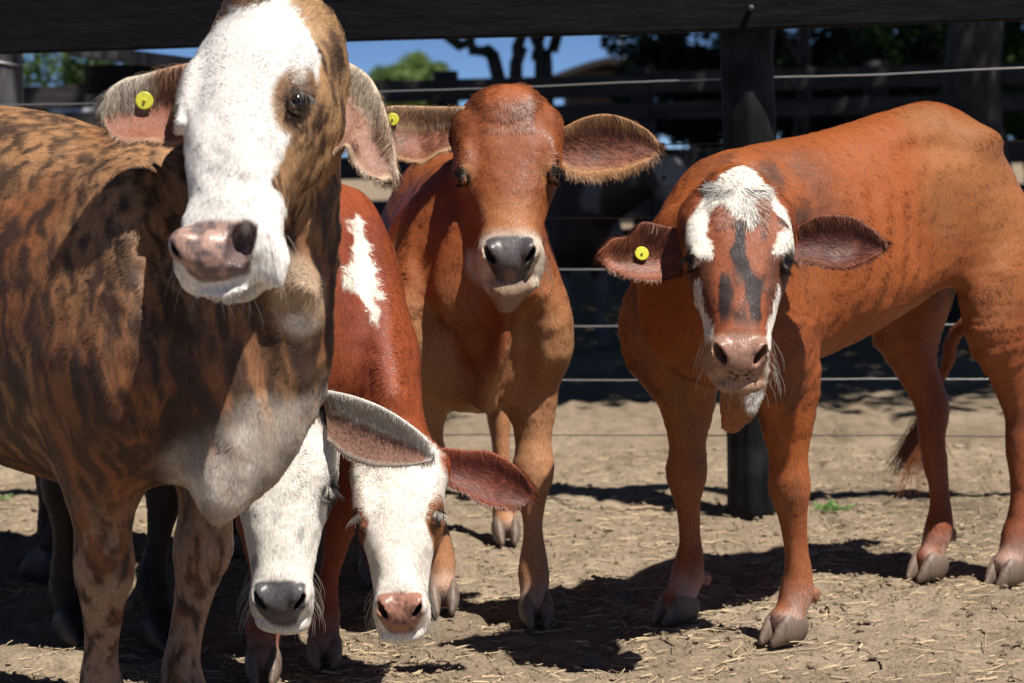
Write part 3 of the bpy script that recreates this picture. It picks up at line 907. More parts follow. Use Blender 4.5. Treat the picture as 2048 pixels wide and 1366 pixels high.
# ------------------------------------------------------------------ fur
def fur_object(name, parent, org, root, nrm, dirv, colr, length, radius, K=4, lift=.20, label=None, curl=0.0, wild=0.0):
    n = len(root)
    rnd = np.random.default_rng(len(root))
    jit = rnd.normal(0, 1, (n, 3))
    c0_ = np.stack([noise(root, 28, 107), noise(root, 28, 108), noise(root, 28, 109)], 1)
    c1_ = np.stack([noise(root, 70, 101), noise(root, 70, 102), noise(root, 70, 103)], 1)
    c2_ = np.stack([noise(root, 210, 104), noise(root, 210, 105), noise(root, 210, 106)], 1)
    d = dirv + wild * .5 * c0_ + (.16 + wild * .5) * c1_ + .14 * c2_ + .09 * jit
    d = d - nrm * (d * nrm).sum(1)[:, None]
    d /= np.linalg.norm(d, axis=1)[:, None] + 1e-9
    L = (length * (1 + (.25 + .25 * wild) * rnd.normal(0, 1, n) + .3 * wild * c0_[:, 0]).clip(.3, 1.9))[:, None]
    lf = (np.broadcast_to(lift, (n,)) * (1 + .5 * rnd.normal(0, 1, n)) + .05 * c2_[:, 0]).clip(.04, 1.4)[:, None]
    bend = .35 * rnd.normal(0, 1, (n, 1)) * .5
    sd = np.cross(d, nrm)
    P = np.empty((n, K, 3), np.float32)
    for k in range(K):
        t = k / (K - 1)
        P[:, k] = root - org - nrm * .0008 + L * (d * t + nrm * lf * (t - .45 * t * t) + sd * bend * t * t + (UP * -1) * curl * t * t)
    cu = bpy.data.hair_curves.new(name)
    cu.add_curves([K] * n)
    cu.attributes['position'].data.foreach_set('vector', P.reshape(-1))
    ra = cu.attributes.get('radius') or cu.attributes.new('radius', 'FLOAT', 'POINT')
    prof = np.array([1, .95, .75, .25])[:K] if K == 4 else np.linspace(1, .2, K)
    R = (radius if np.ndim(radius) else np.full(n, radius))[:, None] * prof[None]
    ra.data.foreach_set('value', R.astype(np.float32).ravel())
    ca = cu.attributes.new('coat', 'FLOAT_COLOR', 'CURVE')
    c4 = np.ones((n, 4), np.float32)
    c4[:, :3] = (colr * (1 + .13 * rnd.normal(0, 1, n)).clip(.5, 1.5)[:, None]).clip(0, .92)
    ca.data.foreach_set('color', c4.ravel())
    la = cu.attributes.new('lie', 'FLOAT_VECTOR', 'CURVE')
    la.data.foreach_set('vector', nrm.astype(np.float32).ravel())
    cu.materials.append(FUR)
    o = bpy.data.objects.new(name, cu)
    link(o, parent)
    return tag(o, label, kind='stuff')

def sample_quads(V, Q, N, area, wgt, count):
    prob = area * wgt
    prob = prob / prob.sum()
    f = rng.choice(len(Q), count, p=prob)
    u, v = rng.random(count), rng.random(count)
    def bi(X):
        return (X[Q[f, 0]] * ((1 - u) * (1 - v))[:, None] + X[Q[f, 1]] * (u * (1 - v))[:, None] + X[Q[f, 2]] * (u * v)[:, None] + X[Q[f, 3]] * ((1 - u) * v)[:, None])
    n_ = bi(N)
    return bi(V), n_ / (np.linalg.norm(n_, axis=1)[:, None] + 1e-9), f, u, v

def grow_fur(c, V, Q, N, area, coat, dens=1.0, parts=None):
    cen = V[Q].mean(1); fnm = N[Q].mean(1)
    h = c.head_coords(cen); hd = is_head(c, h)
    view = cen - CAM; view /= np.linalg.norm(view, axis=1)[:, None]
    face = -(fnm * view).sum(1)
    wgt = (1 + 2.2 * hd) * np.where(face < -.35, .12, 1)
    nm = nose_mask(h) * hd
    wgt *= (1 - nm)
    eye = np.minimum(np.linalg.norm(cen - c.eyes[0], axis=1), np.linalg.norm(cen - c.eyes[1], axis=1))
    wgt *= (eye > .0215 * c.hs)
    wgt *= (cen[:, 2] > .045)
    for q_, A_, r_ in c.nost:
        wgt *= np.sqrt((((cen - q_) @ A_.T / r_) ** 2).sum(1)) > 1.25
    wgt *= (cen[:, 0] > -1.35) * 1.0 if c.o[0] < -.5 else 1.0
    count = int((area * wgt).sum() * 80000 * dens)
    p, n, f, u, v = sample_quads(V, Q, N, area, wgt, count)
    h = c.head_coords(p); hd = is_head(c, h); b = c.body_coords(p)
    # lie of the coat
    bodyd = -c.f * .75 - UP * .65
    legw = sstep(.50, .38, b[:, 2])[:, None]
    d = bodyd[None] * (1 - legw) + (-UP)[None] * legw
    d = d + .35 * np.stack([noise(p, 9, 201), noise(p, 9, 202), noise(p, 9, 203)], 1)
    wx = h[:, 0] - np.where((h[:, 0] < .11) & (c.tuft > 0), .02, c.whorl); wy = h[:, 1] * 1.1
    r_ = np.sqrt(wx ** 2 + wy ** 2) + 1e-3
    hdv = (c.hx[None] * (wx / r_)[:, None] + c.hy[None] * (wy / r_)[:, None]) - c.hz * .3 * sstep(-.03, -.12, h[:, 2])[:, None]
    hw = (hd * sstep(-.24, -.10, h[:, 2]))[:, None]
    d = d * (1 - hw) + hdv * hw
    C, bare = coat(c, p, n, True)
    ln = np.where(hd > .5, .0085, .0115)
    ln = ln * np.where(hd * sstep(.33, .37, h[:, 0]) > .5, .55, 1)
    ln = ln * (1 + 1.0 * np.exp(-((h[:, 0] - .0) / .03) ** 2) * hd)      # longer at the poll
    ln *= np.where(b[:, 2] < .35, .75, 1)
    rad = np.where(hd > .5, .00045, .00062) * (np.linalg.norm(p - CAM, axis=1) / 3.6)
    lift = np.where(hd > .5, .12, .075)
    tf = c.tuft * (hd > .5) * sstep(.125, .10, h[:, 0] + .012 * noise(p, 60, 5)) * sstep(.062, .045, np.abs(h[:, 1])) * (h[:, 2] > -.08)
    ln *= 1 + .7 * tf; lift = lift * (1 + .5 * tf)
    keep = bare < .3
    fur_object('fur', c.root, c.o, p[keep], n[keep], d[keep], C[keep], ln[keep], rad[keep], lift=lift[keep])
    tick('fur %d' % keep.sum())

def lashes(c, colr):
    P, Nn, D = [], [], []
    for ctr, q_, o_ in c.lash:
        for t in np.linspace(-1, 1, 46):
            P.append(ctr + q_ * t * .017 * c.hs - c.hx * .003 * (1 - t * t) + rng.normal(0, .0006, 3))
            Nn.append(o_); D.append(unit(c.hx * .8 + q_ * t * .35 + o_ * .5))
    n_ = len(P)
    fur_object('eyelashes', c.root, c.o, np.array(P), np.array(Nn), np.array(D), np.tile(np.array(colr, float), (n_, 1)), np.full(n_, .019), np.full(n_, .00035), lift=.55, label=None)

def whiskers(c, n=90, L=.05, colr=(.75, .70, .6)):
    p = []; nn = []; dd = []
    for i in range(n):
        sg = random.choice((-1, 1)); x = random.uniform(.34, .43); z = random.uniform(-.135, -.05); y = sg * c.wf * random.uniform(.055, .07)
        if i % 3 == 0:
            y = random.uniform(-.05, .05); z = -.148; x = random.uniform(.36, .42)
        p.append(c.hp(x, y, z)); q = c.hy * sg * .9 + c.hx * .25 - c.hz * .1
        nn.append(unit(q)); dd.append(unit(c.hx * .5 - UP * .8 + c.hy * sg * .3))
    n_ = len(p)
    fur_object('whiskers', c.root, c.o, np.array(p), np.array(nn), np.array(dd), np.tile(np.array(colr), (n_, 1)),
               np.full(n_, L * .8), np.full(n_, .00032), K=4, lift=1.3)

# ------------------------------------------------------------------ ears, eyes, hooves, tags
def build_hoof():
    B = Body()
    X = np.eye(3)
    for sg in (-1, 1):
        y = sg * .0225
        B.tube([(-.030, y, .030, .018, .028), (.004, y, .036, .0205, .034), (.034, y * 1.02, .026, .0175, .025), (.064, y * .82, .010, .008, .010)], (0, 1, 0), k=.006)
    B.ell((0, 0, -.05), X, (.2, .2, .05), k=.002, sub=True)
    V, Q = surface(B, (-1, -1, -1), (1, 1, 1), .0042, .0042, smooth=1, keep_all=True)
    me_o = mesh_obj('hoof', V, Q, HOOF)
    me = me_o.data
    bpy.data.objects.remove(me_o)
    return me
HOOF_ME = build_hoof()
HOOF_SHADED_ME = HOOF_ME.copy()
HOOF_SHADED_ME.materials[0] = simple('shaded_hoof_horn', (.05, .045, .04), .5, .4, noise_scale=45, dark=.55)  # horn darkened, shadow at the black cow's feet put into the colour

def ball(r=1.0, nu=24, nv=14):
    V = [(0, 0, r)]; F = []
    for i in range(1, nv):
        a = math.pi * i / nv
        for j in range(nu):
            b = 2 * math.pi * j / nu
            V.append((r * math.sin(a) * math.cos(b), r * math.sin(a) * math.sin(b), r * math.cos(a)))
    V.append((0, 0, -r))
    for j in range(nu):
        F.append((0, 1 + j, 1 + (j + 1) % nu)); e = len(V) - 1; k = 1 + (nv - 2) * nu
        F.append((e, k + (j + 1) % nu, k + j))
        for i in range(nv - 2):
            a = 1 + i * nu
            F.append((a + j, a + nu + j, a + nu + (j + 1) % nu, a + (j + 1) % nu))
    return V, F

def finish(c, coat, dens=1.0, fine=None, fur=True, eyes=True, ears_col=(), hoof=None):
    q = fine or SURF_Q
    c.marks = getattr(c, 'marks', {})
    for e in getattr(c, 'ears', []):
        u0, l0 = e['st'][0]; u1, l1 = e['st'][1]
        m0 = (np.asarray(u0) + l0) / 2; m1 = (np.asarray(u1) + l1) / 2
        sg = 1 if (m0 - c.ho) @ c.hy > 0 else -1
        r1 = np.linalg.norm(np.asarray(u1) - l1) / 2
        c.body.tube([(*c.hp(.055, sg * .075 * c.wf, -.080), .036 * c.hs, .030 * c.hs), (*(m0 + np.array([0, .020 + .65 * e['cup'][0], 0])), .030 * c.hs, .022 * c.hs),
                     (*(m1 + np.array([0, .034 + .65 * e['cup'][1], 0])), .55 * r1, .009)], UP, k=.022)
    V, Q = surface(c.body, c.hp(.2, 0, -.1) - .25, c.hp(.2, 0, -.1) + .25, disp=getattr(c, 'disp', None), **q)
    N, area = vnormals(V, Q)
    C, bare = coat(c, V, N)
    for q_, A_, r_ in c.nost:
        dn = np.sqrt((((V - q_) @ A_.T / r_) ** 2).sum(1))
        C = blend(C, np.array([.014, .010, .010]), sstep(1.02, .90, dn)); bare = np.where(dn < 1.05, 0, bare)
    parts_V, parts_Q, parts_C, parts_b = [V], [Q], [C], [bare]
    off = len(V)
    for e, spec in zip(getattr(c, 'ears', []), ears_col):
        ev, ef, uv, inner, axd = ear_surface(e['st'], e['cup'])
        en, ea = vnormals(ev, ef)
        ec = spec['fn'](ev, uv, inner)
        parts_V.append(ev); parts_Q.append(ef + off); parts_C.append(ec); parts_b.append(np.zeros(len(ev)))
        off += len(ev)
        if fur:
            ui = uv
            cnt = int(ea.sum() * 62000 * 7 * dens)
            p, n, f, u_, v_ = sample_quads(ev, ef, en, ea, np.ones(len(ef)), cnt)
            puv = uv[ef[f]].mean(1) + rng.normal(0, .02, (len(f), 2)); pin = inner[ef[f]].mean(1) > .5
            pc = spec['fn'](p, puv, pin)
            acr = unit(np.asarray(e['st'][2][1]) - np.asarray(e['st'][2][0]))
            d = np.tile(unit(axd[0] + .25 * acr), (len(p), 1))
            ln, lf, dd, extra_keep = spec['hair'](p, puv, pin, d, acr)
            fur_object('ear_fur', c.root, c.o, p[extra_keep], n[extra_keep], dd[extra_keep], pc[extra_keep], ln[extra_keep],
                       np.full(extra_keep.sum(), .00028), lift=lf[extra_keep], curl=spec.get('curl', .1), wild=1.0)
    VV = np.vstack(parts_V); QQ = np.vstack(parts_Q); CC = np.vstack(parts_C); BB = np.concatenate(parts_b)
    c4 = np.concatenate([CC, (1 - BB)[:, None]], 1)
    o = mesh_obj('body', VV - c.o, QQ, HIDE, c.root)
    at_ = o.data.attributes.new('coat', 'FLOAT_COLOR', 'POINT')
    at_.data.foreach_set('color', c4.astype(np.float32).ravel())
    tick('%s body %d' % (c.root.name, len(VV)))
    if fur:
        grow_fur(c, V, Q, N, area, coat, dens)
        whiskers(c)
        lashes(c, c.lash_col)
    if eyes:
        ev, ef = ball(1.0)
        ev = np.array(ev)
        for ctr in c.eyes:
            W = ev * .0195 * c.hs + ctr - c.o
            mesh_obj('eye', W, ef, EYE, c.root)
    for fp, fd, s in c.feet:
        ho = bpy.data.objects.new('hoof', HOOF_ME)
        if hoof:
            ho.data = HOOF_SHADED_ME
        link(ho, c.root)
        ho.location = fp - c.o
        ho.rotation_euler = (0, 0, math.atan2(fd[1], fd[0]))
        ho.scale = (s * .92, s * .86, s * 1.05)

def ear_tag(c, px, py, k, r=.0138, tone=TAGM):
    ev, ef, uv, inner, _ = ear_surface(c.ears[k]['st'], c.ears[k]['cup'])
    en = vnormals(ev, ef)[0]
    sc_ = np.linalg.norm(seen_at(ev) - np.array([px, py]), axis=1) + 1e3 * (~inner)
    i = sc_.argmin()
    n_ = unit(en[i] + np.array([0, -.5, 0]))
    pos = ev[i] + n_ * .010
    u = unit(np.cross(n_, UP)); v = np.cross(n_, u)
    V, F = [], []
    M = 28
    prof = [(0, .0055), (.16, .0055), (.2, .003), (.9, .0028), (1.0, .0018), (1.0, -.0010), (0, -.0012)]
    for k, (a, b) in enumerate(prof):
        for j in range(M):
            t = 2 * math.pi * j / M
            V.append(np.asarray(pos) - c.o + (u * math.cos(t) + v * math.sin(t)) * r * max(a, .001) + n_ * b)
    for k in range(len(prof) - 1):
        for j in range(M):
            F.append((k * M + j, k * M + (j + 1) % M, (k + 1) * M + (j + 1) % M, (k + 1) * M + j))
    o = mesh_obj('ear_tag', V, F, tone, c.root, smooth=False)
    o['label'] = 'round yellow plastic ear tag'
    b = mesh_obj('button', [np.asarray(pos) - c.o + (u * math.cos(t) + v * math.sin(t)) * r * .17 * a + n_ * (.0062 + .001 * (1 - a)) for a in (1, .01) for t in np.linspace(0, 2 * math.pi, 13)[:-1]],
                 [(j, (j + 1) % 12, 12 + (j + 1) % 12, 12 + j) for j in range(12)], TAGD, o)
# ================================================================== the herd
HERD = []

# ---- red calf facing the lens, middle
def x3(c):
    b = c.body
    # throat and brisket
    b.tube([(*at(1012, 600, 4.25), .024, .05), (*at(1000, 690, 4.255), .026, .06), (*at(988, 750, 4.275), .028, .05), (*at(978, 800, 4.31), .020, .03)], c.l, k=.06)
    b.tube([(*at(900, 640, 4.30), .02, .02), (*at(915, 760, 4.28), .02, .03)], c.l, k=.06, sub=True)
    b.tube([(*at(1045, 640, 4.30), .015, .02), (*at(1030, 780, 4.28), .018, .03)], c.l, k=.06, sub=True)
    b.ell(c.hp(.03, 0, -.03), c.H, (.05, .06, .035), k=.03)
c3 = Cow('red_calf', 'plain faced reddish brown calf facing forward, pale muzzle with dark nose',
         (-.115, 4.73), (.1, -.99), 1.04,
         dict(poll=at(1012, 180, 4.33), nose=at(1020, 517, 4.10), up=(0.0, -1, .45), ex=.208),
         feet=dict(fl=ground_at(1072, 1248), fr=ground_at(885, 1222), hl=ground_at(1012, 1085)), extra=x3,
         neck=[at(985, 560, 4.42), at(1000, 400, 4.38)], torso_w=.92, wf=1.10)
c3.ears = [dict(st=[(at(935, 213, 4.36), at(925, 292, 4.34)), (at(880, 213, 4.36), at(880, 305, 4.32)), (at(830, 212, 4.36), at(845, 325, 4.31)),
                    (at(780, 212, 4.36), at(800, 318, 4.30)), (at(745, 225, 4.36), at(755, 300, 4.32)), (at(728, 250, 4.35), at(735, 275, 4.35))], cup=(.02, .04, .045, .035, .02, .003)),
           dict(st=[(at(1115, 262, 4.36), at(1118, 330, 4.34)), (at(1160, 238, 4.36), at(1150, 350, 4.32)), (at(1205, 228, 4.36), at(1195, 352, 4.32)),
                    (at(1250, 236, 4.36), at(1240, 345, 4.32)), (at(1295, 260, 4.36), at(1290, 325, 4.33)), (at(1321, 290, 4.35), at(1318, 306, 4.35))], cup=(.02, .035, .04, .035, .02, .003))]
HERD.append(c3)

# ---- calf with the broken white blaze, right
T4 = [(-.66, .84, .76, .040, 0), (-.60, .935, .74, .090, .15), (-.50, 1.03, .71, .135, .30), (-.39, 1.078, .69, .155, .32),
      (-.25, 1.062, .64, .165, .26), (-.05, 1.022, .575, .185, .18), (.10, 1.0, .54, .182, .16), (.22, .985, .50, .165, .16),
      (.33, .95, .51, .140, .12), (.42, .87, .56, .100, .05)]
def x4(c):
    b = c.body
    b.tube([(*at(1490, 760, 3.80), .028, .05), (*at(1478, 810, 3.80), .022, .05), (*at(1462, 850, 3.80), .014, .022)], c.l, k=.025)
    # flank hollow in front of the hip and the hip bone
    b.ell(c.loc(-.43, .092, .990), c.A, (.06, .034, .026), k=.06)
    b.ell(c.loc(-.22, .155, .980), c.A, (.12, .050, .026), k=.035, sub=True)
    b.ell(c.loc(-.24, .215, .80), c.A, (.13, .045, .10), k=.08, sub=True)
    b.tube([(*c.loc(-.62, 0, .90), .022, .022), (*c.loc(-.70, 0, .82), .020, .020), (*c.loc(-.715, -.01, .68), .016, .016), (*at(1912, 665, 5.02), .017, .017), (*at(1898, 715, 5.04), .015, .015), (*at(1868, 790, 5.06), .011, .011), (*at(1842, 840, 5.06), .008, .008)], c.l, k=.02)
    b.ell(c.hp(-.005, 0, -.03), c.H, (.04, .045, .035), k=.03)
c4 = Cow('blazed_calf', 'chestnut calf with broken white blaze and white cheek stripes',
         (.673, 4.38), (-.76, -.65), 1.04,
         dict(poll=at(1478, 360, 3.86), nose=at(1484, 718, 3.63), up=(-.03, -1, .5)),
         torso=T4, feet=dict(fl=ground_at(1572, 1285), fr=ground_at(1356, 1245), hl=ground_at(2015, 1170), hr=ground_at(1858, 1158), hl_knee=(.05, 0), hr_knee=(.06, 0)), extra=x4,
         neck=[at(1470, 560, 4.15), at(1465, 460, 4.02)], wf=1.06, leg_w=.93)
c4.tail = [c4.loc(-.66, 0, .86), c4.loc(-.72, 0, .74), c4.loc(-.69, -.02, .62), at(1908, 690, 5.02), at(1882, 760, 5.06), at(1850, 815, 5.06)]
c4.ears = [dict(st=[(at(1375, 462, 3.92), at(1368, 545, 3.90)), (at(1330, 452, 3.92), at(1330, 556, 3.89)), (at(1285, 444, 3.92), at(1295, 560, 3.88)),
                    (at(1262, 470, 3.91), at(1255, 552, 3.88)), (at(1225, 478, 3.91), at(1225, 540, 3.89)), (at(1202, 503, 3.90), at(1204, 520, 3.90))], cup=(.015, .03, .035, .03, .02, .003)),
           dict(st=[(at(1590, 455, 3.92), at(1590, 520, 3.90)), (at(1635, 432, 3.92), at(1632, 528, 3.89)), (at(1680, 430, 3.92), at(1672, 536, 3.88)),
                    (at(1712, 436, 3.92), at(1705, 532, 3.88)), (at(1748, 460, 3.91), at(1742, 516, 3.89)), (at(1772, 485, 3.90), at(1770, 500, 3.90))], cup=(.015, .03, .035, .035, .02, .003))]
HERD.append(c4)

# ---- white faced red calf, head low, centre
def xb(c):
    b = c.body
    b.tube([(*at(712, 425, 4.25), .02, .035), (*at(742, 560, 4.08), .02, .04), (*at(762, 680, 3.95), .02, .04), (*at(785, 800, 3.84), .02, .03)], c.l, k=.05)
cb = Cow('white_faced_calf', 'red calf with white face and red ears, head lowered almost to the ground',
         (-.43, 4.32), (.10, -1), .99,
         dict(poll=at(792, 880, 3.78), nose=at(798, 1236, 3.59), up=(0, -1, .45)),
         feet=dict(fr=ground_at(528, 1362), fl=ground_at(650, 1330)), extra=xb, wf=.95, torso_w=.92,
         neck=[at(690, 560, 4.20), at(730, 700, 4.05)], neck_r=[(.140, .19), (.112, .17), (.088, .14), (.072, .10)])
cb.ears = [dict(st=[(at(885, 895, 3.84), at(893, 965, 3.82)), (at(930, 900, 3.84), at(930, 985, 3.81)), (at(975, 902, 3.84), at(970, 1008, 3.80)),
                    (at(1015, 920, 3.83), at(1015, 1016, 3.80)), (at(1048, 948, 3.82), at(1048, 1010, 3.81)), (at(1069, 978, 3.82), at(1067, 993, 3.82))], cup=(.012, .02, .022, .02, .012, .002))]
HERD.append(cb)

# ---- white faced black cow, head low behind the brindle one
def xa(c):
    pass
ca = Cow('black_cow', 'black legged cow with white face and dark nose, head lowered behind brindle cow',
         (-.97, 4.43), (.55, -.83), 1.10,
         dict(poll=at(570, 800, 3.66), nose=at(556, 1228, 3.52), up=(.06, -1, .35)),
         feet=dict(fl=ground_at(325, 1300), fr=ground_at(150, 1285)), wf=.98,
         neck=[at(470, 600, 3.95)])
ca.ears = [dict(st=[(at(640, 778, 3.66), at(655, 880, 3.63)), (at(700, 790, 3.62), at(690, 912, 3.60)), (at(760, 812, 3.58), at(735, 930, 3.57)),
                    (at(810, 842, 3.55), at(780, 933, 3.55)), (at(852, 876, 3.53), at(825, 930, 3.53)), (at(868, 905, 3.52), at(862, 922, 3.52))], cup=(.015, .02, .022, .02, .012, .003))]
HERD.append(ca)

# ---- the big brindle cow, left
T1 = [(-.66, 1.00, .78, .055, 0), (-.60, 1.04, .66, .115, .05), (-.50, 1.06, .60, .165, .10), (-.40, 1.055, .55, .180, .12),
      (-.25, 1.02, .48, .185, .16), (-.05, 1.00, .44, .205, .12), (.10, .97, .42, .205, .12), (.22, .935, .43, .195, .16),
      (.33, .90, .44, .165, .12), (.42, .82, .50, .115, .05)]
def x1(c):
    b = c.body
    b.tube([(*at(592, 570, 3.16), .022, .04), (*at(602, 650, 3.20), .038, .045), (*at(594, 740, 3.22), .056, .055), (*at(552, 830, 3.22), .068, .060),
            (*at(492, 910, 3.20), .066, .062), (*at(446, 982, 3.18), .042, .048), (*at(432, 1038, 3.17), .012, .018)], c.l, k=.07)
    b.ell(c.hp(-.02, 0, -.02), c.H, (.05, .05, .05), k=.04)
c1 = Cow('brindle_cow', 'large brindle brown cow with a bold white face and yellow ear tag, head held high',
         (-.81, 3.51), (.8, -.6), 1.12,
         dict(poll=at(503, -6, 3.14), nose=at(392, 500, 2.86), up=(-.36, -1, .36), ex=.18, nf=1.12, ns=.86, wmul={0: 1.25, 1: 1.15, 8: 1.08, 9: 1.12, 10: 1.12, 11: 1.10, 12: 1.08}),
         torso=T1, feet=dict(fr=ground_at(245, 1545), fl=ground_at(402, 1510)), extra=x1, wf=.96,
         neck=[at(500, 600, 3.36), at(560, 360, 3.27)], neck_r=[(.135, .19), (.100, .160), (.085, .140), (.075, .115)])
c1.ears = [dict(st=[(at(400, 122, 3.13), at(400, 270, 3.11)), (at(345, 133, 3.13), at(350, 290, 3.10)), (at(290, 148, 3.13), at(300, 282, 3.09)),
                    (at(245, 160, 3.12), at(255, 283, 3.09)), (at(215, 185, 3.11), at(222, 268, 3.10)), (at(203, 218, 3.11), at(205, 235, 3.11))], cup=(.03, .045, .045, .04, .02, .003)),
           dict(st=[(at(690, 120, 3.21), at(660, 260, 3.15)), (at(735, 150, 3.19), at(668, 305, 3.13)), (at(762, 195, 3.17), at(690, 290, 3.11)),
                    (at(778, 250, 3.15), at(705, 320, 3.11)), (at(792, 310, 3.14), at(730, 345, 3.11)), (at(793, 350, 3.12), at(770, 363, 3.11))], cup=(.02, .03, .035, .03, .015, .003))]
HERD.append(c1)

# ---- cow further back on the left: only its back and a leg show
ce = Cow('dark_brown_cow', 'dark brown cow mostly hidden behind the brindle cow, back line showing',
         (-1.30, 5.15), (-1, .25), 1.13, dict(poll=(-2.2, 5.3, 1.15), nose=(-2.5, 5.4, .85), up=(-.6, 0, .6)), feet=dict(hl=ground_at(98, 1155)))
HERD.append(ce)
# ---- cow in the shade behind the wire
cs = Cow('shaded_cow', 'dark cow with a pale face standing in the deep shade behind the wire fence',
         (.22, 10.9), (.55, -.8), 1.0, dict(poll=at(1342, 302, 10.1), nose=at(1382, 420, 9.9), up=(.5, -.8, .5)))
HERD.append(cs)

# ------------------------------------------------------------------ ground
def ground_height(x, y):
    p = np.stack([x, y, np.zeros_like(x)], 1)
    near = sstep(14, 9, np.abs(y - 4.5)) * sstep(9, 6, np.abs(x))
    h = .022 * fbm(p, .9, 2, 300) + near * (.014 * fbm(p, 5.5, 3, 301) + .0065 * fbm(p, 22, 3, 302) * (1 + .8 * noise(p, 2, 9)))
    # trodden dents
    v = fbm(p, 7, 2, 305)
    h -= near * .022 * sstep(.30, .75, v)
    c_ = noise(p, 48, 306) + .5 * noise(p, 95, 307)
    h += near * .007 * sstep(.55, 1.1, c_)
    # flatten where the animals stand
    for c in HERD:
        for fp, fd, s in c.feet:
            r = np.hypot(x - fp[0], y - fp[1])
            h = h * sstep(.05, .14, r) - .006 * sstep(.12, .06, r)
    return h

def make_ground_mat():
    m, nt, b = new_mat('soil')
    tc = nd(nt, 'ShaderNodeTexCoord')
    n1 = nd(nt, 'ShaderNodeTexNoise', Scale=1.3, Detail=6.0, Roughness=.6)
    n2 = nd(nt, 'ShaderNodeTexNoise', Scale=14.0, Detail=8.0, Roughness=.7)
    n3 = nd(nt, 'ShaderNodeTexNoise', Scale=110.0, Detail=4.0, Roughness=.7)
    vo = nd(nt, 'ShaderNodeTexVoronoi', Scale=75.0, Randomness=1.0)
    for n in (n1, n2, n3, vo):
        nt.links.new(tc.outputs['Object'], n.inputs['Vector'])
    c1_ = ramp(nt, n1.outputs[0], [(.30, (.215, .168, .118)), (.48, (.290, .228, .162)), (.64, (.350, .280, .204))])
    c2_ = ramp(nt, n2.outputs[0], [(.30, (.62, .60, .57)), (.50, (.95, .95, .95)), (.72, (1.15, 1.14, 1.1))])
    c3_ = ramp(nt, n3.outputs[0], [(.32, (.62, .60, .58)), (.52, (1, 1, 1)), (.70, (1.25, 1.2, 1.12))])
    mu = nd(nt, 'ShaderNodeVectorMath', _operation='MULTIPLY'); mu2 = nd(nt, 'ShaderNodeVectorMath', _operation='MULTIPLY')
    nt.links.new(c1_, mu.inputs[0]); nt.links.new(c2_, mu.inputs[1])
    nt.links.new(mu.outputs[0], mu2.inputs[0]); nt.links.new(c3_, mu2.inputs[1])
    nt.links.new(mu2.outputs[0], b.inputs['Base Color'])
    b.inputs['Roughness'].default_value = .95
    b.inputs['Specular IOR Level'].default_value = .12
    ad = nd(nt, 'ShaderNodeMath', _operation='MULTIPLY_ADD'); ad.inputs[1].default_value = .5
    nt.links.new(n3.outputs[0], ad.inputs[0]); nt.links.new(n2.outputs[0], ad.inputs[2])
    ad2 = nd(nt, 'ShaderNodeMath', _operation='MULTIPLY_ADD'); ad2.inputs[1].default_value = -.25
    nt.links.new(vo.outputs['Distance'], ad2.inputs[0]); nt.links.new(ad.outputs[0], ad2.inputs[2])
    bp = nd(nt, 'ShaderNodeBump', Strength=.9, Distance=.012)
    nt.links.new(ad2.outputs[0], bp.inputs['Height']); nt.links.new(bp.outputs[0], b.inputs['Normal'])
    return m
SOIL = make_ground_mat()

def stretched(lo, hi, flo, fhi, fine, grow=.07, cmax=8.0):
    out = [flo]
    while out[-1] < fhi: out.append(out[-1] + fine)
    st_ = fine
    while out[-1] < hi:
        st_ = min(st_ * (1 + grow), cmax); out.append(out[-1] + st_)
    st_ = fine
    while out[0] > lo:
        st_ = min(st_ * (1 + grow), cmax); out.insert(0, out[0] - st_)
    return np.array(out)
gx = stretched(-90, 90, -1.5, 1.6, .009)
gy = stretched(-12, 260, 3.1, 6.4, .010)
X_, Y_ = np.meshgrid(gx, gy, indexing='ij')
gz = ground_height(X_.ravel(), Y_.ravel())
GV = np.stack([X_.ravel(), Y_.ravel(), gz], 1)
ii = np.arange(len(gx) * len(gy)).reshape(len(gx), len(gy))
GF = np.stack([ii[:-1, :-1], ii[1:, :-1], ii[1:, 1:], ii[:-1, 1:]], -1).reshape(-1, 4)
g_o = mesh_obj('ground', GV, GF, SOIL)
tag(g_o, kind='structure')
tick('ground %d' % len(GV))

STRAWM = simple('dry_straw', (.60, .47, .29), .7, .3, noise_scale=9, dark=.5)
CLODM = simple('clod', (.29, .22, .155), .95, .1, noise_scale=30, dark=.55)

def pick_ground(n, ylo=3.15, yhi=7.0, power=1.6, dens=None):
    out = []
    while len(out) < n:
        y = ylo + (yhi - ylo) * rng.random(n * 2) ** power
        half = y * 1024 / FPX * 1.12 + .1
        x = (rng.random(n * 2) * 2 - 1) * half
        p = np.stack([x, y, 0 * x], 1)
        k = rng.random(n * 2) < (.35 + .65 * sstep(-.2, .5, fbm(p, 2.3, 2, 500)))
        out.extend(p[k].tolist())
    return np.array(out[:n])

